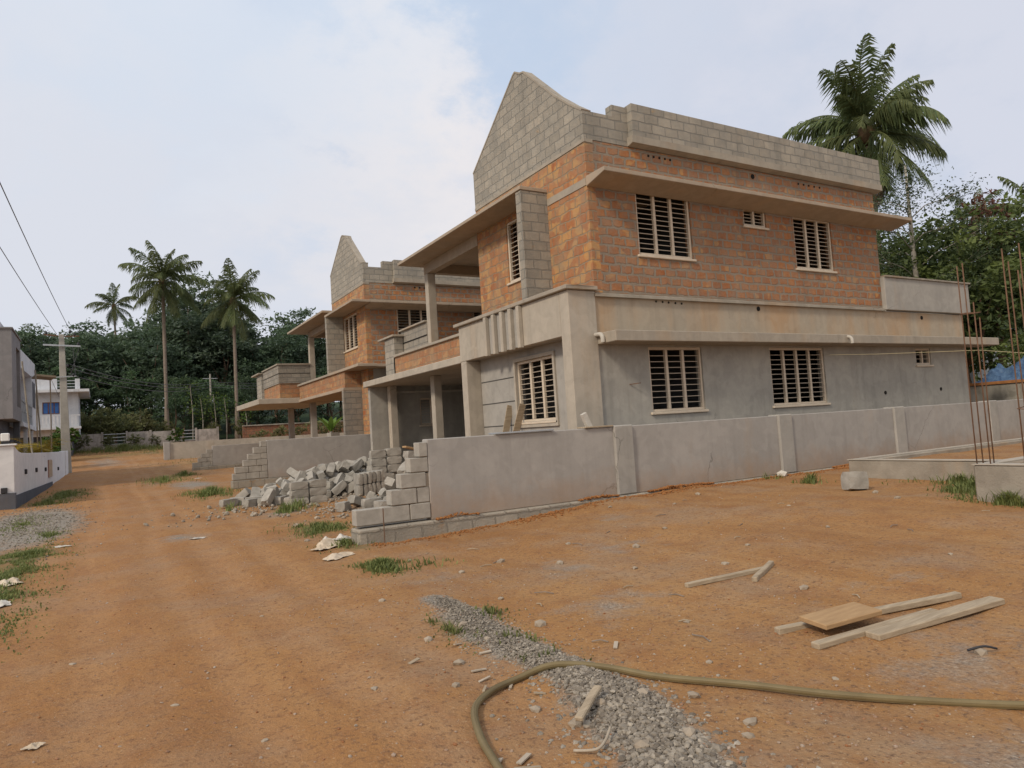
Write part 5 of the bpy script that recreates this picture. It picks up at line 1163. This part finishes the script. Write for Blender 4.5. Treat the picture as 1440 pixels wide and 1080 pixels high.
# --- coconut palms
def frond_mesh(seed, e0, L=1.0, nl=56):
    """one pinnate leaf, unit length, starting at elevation e0 (degrees) and bending down"""
    rnd = random.Random(seed); m = MB(); P = []; p = Vector((0,0,0)); n = 14
    bend = rnd.uniform(.7,1.05)*(60 if e0 > 65 else 88 if e0 > -10 else 40); side = rnd.uniform(-.16,.16)
    for i in range(n+1):
        P.append(p.copy()); t = i/n; e = R(e0 - bend*t**1.5)
        p = p + Vector((math.cos(e), side*t*math.cos(e), math.sin(e)))*L/n
    m.tube(P, [.016*(1-.85*i/n) for i in range(n+1)], 5); m.tone = [.75]*len(m.f)
    for j in range(nl):
        t = .16 + .83*j/nl; k = min(n-1, int(t*n)); q = P[k].lerp(P[k+1], t*n-k); d = (P[min(n, k+1)]-P[k]).normalized()
        sd = d.cross(Vector((0,0,1)));  sd = sd.normalized() if sd.length > .1 else Vector((0,1,0))
        for s in (-1, 1):
            if rnd.random() < .06: continue
            l = L*.33*math.sin(math.pi*min(1, .18+.80*t))**.7*rnd.uniform(.8,1.15)
            a = (sd*s*.62 + d*rnd.uniform(.5,.85) + Vector((0,0,rnd.uniform(-.45,.0)))).normalized()
            g = Vector((0,0,-1)); p1 = q + a*l*.48 + g*l*.10; p2 = q + a*l*.78 + g*l*(.42+.30*rnd.random())
            w = d*(.0105*L)
            tn = min(1, max(0, .35 + .4*t*rnd.random() + rnd.uniform(-.2,.2)))
            m.add([q-w*.6, q+w*.6, p1+w, p1-w, p2], [(0,1,2,3),(3,2,4)]); m.tone += [tn, tn]
    me = bpy.data.meshes.new('frond'); me.from_pydata([tuple(v) for v in m.v], [], m.f)
    at = me.attributes.new('tone', 'FLOAT', 'FACE'); at.data.foreach_set('value', m.tone); me.materials.append(M['frond'])
    return me
ELEV = (84, 72, 58, 44, 28, 12, -6, -28, -52)
FRONDS = [[frond_mesh(100+10*i+k, e) for k in range(2)] for i, e in enumerate(ELEV)]
def palm(x, y, zc, length, label, n=26, r=.17, bend=0, seed=0, nuts=True, weights=None, skirt=False):
    rnd = random.Random(seed); g = gz(x, y)
    t = thing('coconut_palm', (x, y, g), label, 'palm tree')
    P = []
    for i in range(15):
        q = i/14; P.append((x + bend*(1-q)**1.6*(zc-g)*.1, y, g-.4 + (zc-g+.4)*q))
    m = MB(); m.tube(P, [r*(1.5-.75*min(1,i/4)) * (1.0 if i < 13 else 1.15) + (.015 if i % 2 else 0) for i in range(15)], 10); m.build('trunk', M['bark'], t, smooth=True)
    for k in range(n):
        i = min(8, int(9*((k+.5)/n)**(.85)))
        o = bpy.data.objects.new('frond', FRONDS[i][k % 2]); COL.objects.link(o); o.parent = t
        o.location = (0, 0, zc-g + .05*(8-i)*length*.12); s = length*rnd.uniform(.72,1.14)*(.92 if i > 6 else 1)
        o.scale = (s, s, s); o.rotation_euler = (rnd.uniform(-.22,.22), rnd.uniform(-.2,.2), k*2.39996 + rnd.uniform(-.35,.35))
    m = MB(); m.tube([(x,y,zc-.16*length),(x,y,zc-.05*length),(x,y,zc+.06*length),(x,y,zc+.16*length)], [r*.9, r*1.9, r*1.7, r*.5], 9); m.build('crown_fibre', M['coir'], t, smooth=True)
    if nuts:
        m = MB()
        for k in range(12):
            a = rnd.uniform(0, 6.28); vs, fs = ROCKS[8+k % 6]; c = Vector((x+math.cos(a)*r*2.1, y+math.sin(a)*r*2.1, zc-.05*length-rnd.random()*.10*length))
            m.add([c + v*.30*length*.22 for v in vs], fs)
        m.build('coconuts', M['coconut'], t, smooth=True)
    if skirt:
        for k, (a, e) in enumerate(((.4,7),(-.3,8),(3.4,8),(5.1,8))):
            o = bpy.data.objects.new('dead_frond', FRONDS[e][k % 2].copy()); o.data.materials.clear(); o.data.materials.append(M['coir']); COL.objects.link(o); o.parent = t
            o.location = (0,0,zc-g-.08*length); o.scale = (length*.8,)*3; o.rotation_euler = (0, R(18), a)
    return t
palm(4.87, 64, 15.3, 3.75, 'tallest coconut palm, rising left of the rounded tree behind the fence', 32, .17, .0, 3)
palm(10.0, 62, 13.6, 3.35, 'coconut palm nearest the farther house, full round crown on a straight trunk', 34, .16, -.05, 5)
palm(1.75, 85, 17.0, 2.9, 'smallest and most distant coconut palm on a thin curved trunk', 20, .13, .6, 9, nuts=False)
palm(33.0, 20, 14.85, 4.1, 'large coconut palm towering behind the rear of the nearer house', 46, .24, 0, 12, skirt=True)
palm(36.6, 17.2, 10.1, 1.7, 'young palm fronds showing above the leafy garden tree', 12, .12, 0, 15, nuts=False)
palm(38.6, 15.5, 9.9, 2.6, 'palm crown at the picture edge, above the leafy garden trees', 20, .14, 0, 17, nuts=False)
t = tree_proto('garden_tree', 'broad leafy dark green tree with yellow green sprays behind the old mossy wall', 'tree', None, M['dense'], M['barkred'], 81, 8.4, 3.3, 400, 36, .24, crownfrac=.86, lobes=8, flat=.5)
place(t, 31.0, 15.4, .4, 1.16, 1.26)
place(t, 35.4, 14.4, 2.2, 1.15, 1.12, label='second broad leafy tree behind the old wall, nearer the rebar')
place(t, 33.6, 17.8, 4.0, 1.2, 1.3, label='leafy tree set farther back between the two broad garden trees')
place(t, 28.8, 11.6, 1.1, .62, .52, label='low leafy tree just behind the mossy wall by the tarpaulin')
t = tree_proto('garden_tree', 'small tree with reddish young leaves among the green garden trees', 'tree', None, M['redleaf'], M['barkred'], 85, 10.2, 1.35, 60, 18, .18, crownfrac=.35, lobes=4)
place(t, 32.4, 14.8, 0, 1.0)
t = thing('garden_tree', (28.9, 16, 0), 'slender open tree with sparse leaves and bare pole trunk behind the house corner', 'tree')
m = MB(); x, y = 28.9, 16.0
m.tube([(x,y,-.2),(x+.02,y,4),(x-.05,y,8),(x-.02,y,11.3)],[.16,.13,.09,.04],8); rnd = random.Random(5); Cc = []
for k in range(17):
    z = 4.0 + k*.36; a = k*2.2; l = rnd.uniform(1.0,2.3); q = Vector((x+math.cos(a)*l, y+math.sin(a)*l, z+.5*l))
    m.tube([(x,y,z),Vector((x,y,z)).lerp(q,.35)+Vector((0,0,.2)),Vector((x,y,z)).lerp(q,.7)+Vector((.1,0,.1)),q],[.028,.02,.014,.006],5); Cc.append(q); Cc.append(Vector((x,y,z)).lerp(q,.6))
    for s in (-1, 1):
        e = q + Vector((math.cos(a+s*.8)*.6, math.sin(a+s*.8)*.6, .15)); m.tube([Vector((x,y,z)).lerp(q,.65), e], [.02,.006], 4); Cc.append(e)
m.build('trunk', M['stem'], t, smooth=True)
m = MB()
for q in Cc:
    for j in range(130): leaf_quad(m, q + Vector((rnd.gauss(0,.36), rnd.gauss(0,.36), rnd.gauss(0,.22))), .12, rnd, rnd.random())
m.build('crown', M['sparse'], t, fix=False)
# yellow palms behind the white wall
def areca(x, y, h, label, n=22, seed=0):
    rnd = random.Random(seed); g = gz(x, y); t = thing('areca_palm', (x, y, g), label, 'ornamental palm')
    m = MB()
    for k in range(n):
        a = rnd.uniform(0,6.28); l = h*rnd.uniform(.45,.8); P = []
        for i in range(8):
            q = i/7; P.append(Vector((x+math.cos(a)*l*.62*q**1.3, y+math.sin(a)*l*.62*q**1.3, g + h*.35 + l*(1.1*q-.62*q*q*1.2))))
        m.tube(P, [.012*(1-.7*i/7) for i in range(8)], 4); m.tone += [.8]*(len(m.f)-len(m.tone))
        for i in range(1, 8):
            d = (P[i]-P[i-1]).normalized(); s = d.cross(Vector((0,0,1))).normalized()
            for j in range(3):
                c = P[i-1].lerp(P[i], j/3)
                for sg in (-1,1):
                    e = c + (s*sg*.75+d*.6+Vector((0,0,.12))).normalized()*l*.24*(1.1-.5*i/8); w = d*.012
                    m.add([c-w, c+w, e], [(0,1,2)], rnd.random())
    m.build('leaves', M['yellow'], t, fix=False)
    m = MB()
    for k in range(5): m.tube([(x+.08*math.cos(k*1.26), y+.08*math.sin(k*1.26), g-.1),(x+.04*math.cos(k*1.26),y+.04*math.sin(k*1.26),g+h*.42)],.025,6)
    m.build('stems', M['stem'], t)
areca(-3.0, 26.2, 3.0, 'yellow leaved palm spilling over the white wall beside the cube lamp', 26, 1)
areca(-2.75, 28.0, 2.6, 'yellow leaved palm behind the white wall right of the lamp', 16, 2)
areca(-2.35, 33.2, 2.7, 'yellow leaved palm behind the middle of the white wall', 22, 3)
areca(-2.2, 39.0, 2.8, 'yellow green palm behind the far end of the white wall', 16, 4)
t = thing('banana_plant', (14.3, 50, 1), 'light green banana plant standing beside the farther house', 'plant')
m = MB(); rnd = random.Random(2)
for k in range(7):
    a = k*.9; P0 = Vector((14.3,50,2.0)); d = Vector((math.cos(a)*.35, math.sin(a)*.35, 1)).normalized(); s = Vector((-math.sin(a), math.cos(a), 0))
    pts = [P0 + d*q*1.6 + Vector((math.cos(a), math.sin(a), -.6))*q*q*.6 for q in (0,.25,.5,.75,1)]
    b = len(m.v)
    for p, w in zip(pts, (.04,.15,.19,.15,.02)): m.v += [tuple(p-s*w), tuple(p+s*w)]
    for i in range(4): m.f.append((b+2*i, b+2*i+1, b+2*i+3, b+2*i+2)); m.tone.append(.5+.5*rnd.random())
m.build('leaves', M['lime'], t, fix=False)
m = MB(); m.tube([(14.3,50,.9),(14.3,50,2.1)],[.14,.09],8); m.build('stem', M['stem'], t)

# ------------------------------------------------------------------ behind the old wall
t = thing('house', (42, 20, 0), 'pale neighbouring house glimpsed past the rear corner of the nearer house', 'house')
m = MB(); m.box(37.8,46,18.6,26,-.3,4.4); m.build('wall', M['whitefar'], t)
m = MB(); m.box(37.4,46.4,18.2,26.4,4.403,4.6); m.build('roof_slab', M['concrete'], t)
m = MB(); m.box(38.6,42,19.4,23,4.603,6.1); m.build('upper_room', M['greydark'], t)
m = MB(); m.box(38.3,42.3,19.1,23.3,6.103,6.9); m.build('upper_parapet', M['whitefar'], t)
m = MB()
for j in range(31):
    for i in range(31):
        u, v = i/30-.5, j/30-.5; h = max(0, 1-(2*u)**2)*max(0, 1-(2*v)**2)
        m.v.append((25.4+u*1.9, 11.0+v*2.6, 1.96+.55*h*(1+.9*noise.noise((u*5,v*5,2))+.5*noise.noise((u*14,v*14,2)))))
for j in range(30):
    for i in range(30): m.f.append((j*31+i, j*31+i+1, (j+1)*31+i+1, (j+1)*31+i))
m.build('tarpaulin', M['tarp'], None, 'crumpled blue tarpaulin thrown over a heap on the old wall', 'tarpaulin', fix=False)
m = MB(); m.box(24.76,28.5,6,13.4,-.2,1.94); m.build('soil_bank', M['soil'], None, 'red soil bank behind the old mossy wall, under the tarpaulin', 'soil bank')

# ------------------------------------------------------------------ sky, sun, camera
SUN_AZ, SUN_EL = R(250), R(38)          # direction toward the sun: azimuth from +Y clockwise
W = bpy.data.worlds.new('World'); S.world = W; W.use_nodes = True
nt = W.node_tree; nt.nodes.clear(); N = nt.nodes.new; K = nt.links.new
out = N('ShaderNodeOutputWorld'); bg = N('ShaderNodeBackground'); K(bg.outputs[0], out.inputs[0])
sky = N('ShaderNodeTexSky'); sky.sky_type = 'NISHITA'; sky.sun_disc = False; sky.sun_elevation = SUN_EL; sky.sun_rotation = SUN_AZ
sky.air_density = 1.2; sky.dust_density = 2.0
sc = N('ShaderNodeVectorMath'); sc.operation = 'SCALE'; K(sky.outputs[0], sc.inputs[0]); sc.inputs['Scale'].default_value = 1.0
tc = N('ShaderNodeTexCoord'); D = tc.outputs['Generated']
def wm(op, a, b=None, c=None, clamp=False):
    n = N('ShaderNodeMath'); n.operation = op; n.use_clamp = clamp
    for i, v in enumerate((a, b, c)):
        if isinstance(v, bpy.types.NodeSocket): K(v, n.inputs[i])
        elif v is not None: n.inputs[i].default_value = v
    return n.outputs[0]
def wmix(f, a, b):
    n = N('ShaderNodeMix'); n.data_type = 'RGBA'
    for s, v in ((n.inputs[0], f), (n.inputs[6], a), (n.inputs[7], b)):
        if isinstance(v, bpy.types.NodeSocket): K(v, s)
        else: s.default_value = v if not isinstance(v, tuple) else (*v, 1)
    return n.outputs[2]
sepd = N('ShaderNodeSeparateXYZ'); K(D, sepd.inputs[0])
zc = wm('MAXIMUM', sepd.outputs[2], 0.0)
dv = wm('ADD', zc, .35)
cv = N('ShaderNodeCombineXYZ'); K(wm('DIVIDE', sepd.outputs[0], dv), cv.inputs[0]); K(wm('DIVIDE', sepd.outputs[1], dv), cv.inputs[1])
def wnoise(scale, det, rough, off=(0,0,0)):
    a = N('ShaderNodeVectorMath'); a.operation = 'ADD'; K(cv.outputs[0], a.inputs[0]); a.inputs[1].default_value = off
    n = N('ShaderNodeTexNoise'); K(a.outputs[0], n.inputs['Vector']); n.inputs['Scale'].default_value = scale; n.inputs['Detail'].default_value = det; n.inputs['Roughness'].default_value = rough
    return n.outputs['Fac']
def wramp(f, a, b):
    n = N('ShaderNodeMapRange'); n.interpolation_type = 'SMOOTHSTEP'; K(f, n.inputs[0]); n.inputs[1].default_value = a; n.inputs[2].default_value = b; return n.outputs[0]
def bank(d, r, soft):
    """soft cloud bank centred on a world direction"""
    n = N('ShaderNodeVectorMath'); n.operation = 'DOT_PRODUCT'; K(D, n.inputs[0]); v = Vector(d).normalized(); n.inputs[1].default_value = v
    return wramp(wm('ADD', n.outputs['Value'], wm('MULTIPLY', wm('SUBTRACT', wnoise(4.0, 7, .62), .5), soft)), math.cos(R(r*1.5)), math.cos(R(r*.35)))
SKYK = 10.0      # cloud radiance is given in background units (background strength 0.1)
veil = tuple(k*SKYK for k in (.61,.715,.88)); bright = tuple(k*SKYK for k in (.80,.81,.86)); grey = tuple(k*SKYK for k in (.60,.64,.75)); warm = tuple(k*SKYK for k in (.88,.83,.84))
col = wmix(.86, sc.outputs[0], veil)
col = wmix(wm('MULTIPLY', wramp(wm('ADD', wm('MULTIPLY', wnoise(1.5, 7, .6, (3.1,1.7,0)), .75), wm('MULTIPLY', wnoise(5.5, 6, .62, (1.1,4.7,0)), .25)), .40, .68), .7), col, bright)
col = wmix(wm('MULTIPLY', wramp(wnoise(1.7, 7, .6, (7.3,2.2,0)), .47, .64), .55), col, grey)
# thicker lavender haze low down and to the right, bright bank low over the houses, white bank upper left
col = wmix(wm('MULTIPLY', wramp(sepd.outputs[2], .34, .04), .55), col, tuple(k*SKYK for k in (.67,.71,.81)))
EXTRA_SKY = True
CLOUDS = [((-.35,-.85,.4),62,.15,(.80,.765,.72),.85),((-.05,.92,.39),20,.22,(.765,.785,.85),.8),((.36,.876,.33),10,.16,(.90,.85,.84),.85),((.09,.977,.2),18,.2,(.70,.725,.80),.7),((.70,.58,.40),15,.25,(.72,.745,.83),.6),  # first bank is unseen, added behind the camera to warm the light
          ((.93,.33,.18),30,.2,(.60,.645,.76),.8),((.85,.36,.40),12,.2,(.70,.72,.81),.6),((.15,.80,.60),14,.15,(.60,.745,.92),.3)]
for d, r, soft, c, k in CLOUDS: col = wmix(wm('MULTIPLY', bank(d, r, soft), k), col, tuple(q*SKYK for q in c))
K(col, bg.inputs['Color']); bg.inputs['Strength'].default_value = .1
sd = Vector((math.sin(SUN_AZ)*math.cos(SUN_EL), math.cos(SUN_AZ)*math.cos(SUN_EL), math.sin(SUN_EL)))
l = bpy.data.lights.new('sun', 'SUN'); l.energy = 2.2; l.angle = R(9); l.color = (1.0,.88,.72)
o = bpy.data.objects.new('sun', l); COL.objects.link(o); o.rotation_euler = sd.to_track_quat('Z', 'Y').to_euler(); o.location = (-20,-10,30)

cam = bpy.data.cameras.new('camera'); co = bpy.data.objects.new('camera', cam); COL.objects.link(co); S.camera = co
cam.sensor_width = 36; cam.lens = 990.64/1440*36; cam.clip_start = .05; cam.clip_end = 1500
yaw, pitch, roll = R(30.568), R(3.6065), R(-3.6275)
fw = Vector((math.sin(yaw)*math.cos(pitch), math.cos(yaw)*math.cos(pitch), math.sin(pitch)))
r0 = Vector((math.cos(yaw), -math.sin(yaw), 0)); u0 = r0.cross(fw)
rt = r0*math.cos(roll) + u0*math.sin(roll); up = u0*math.cos(roll) - r0*math.sin(roll)
co.matrix_world = Matrix(((rt.x, up.x, -fw.x, 0), (rt.y, up.y, -fw.y, 0), (rt.z, up.z, -fw.z, 1.5), (0,0,0,1)))
S.view_settings.view_transform = 'Standard'; S.view_settings.look = 'None'; S.view_settings.exposure = 0; S.view_settings.gamma = 1
S.render.engine = 'CYCLES'; S.cycles.max_bounces = 6; S.cycles.diffuse_bounces = 3; S.cycles.transparent_max_bounces = 4
S.cycles.use_denoising = True
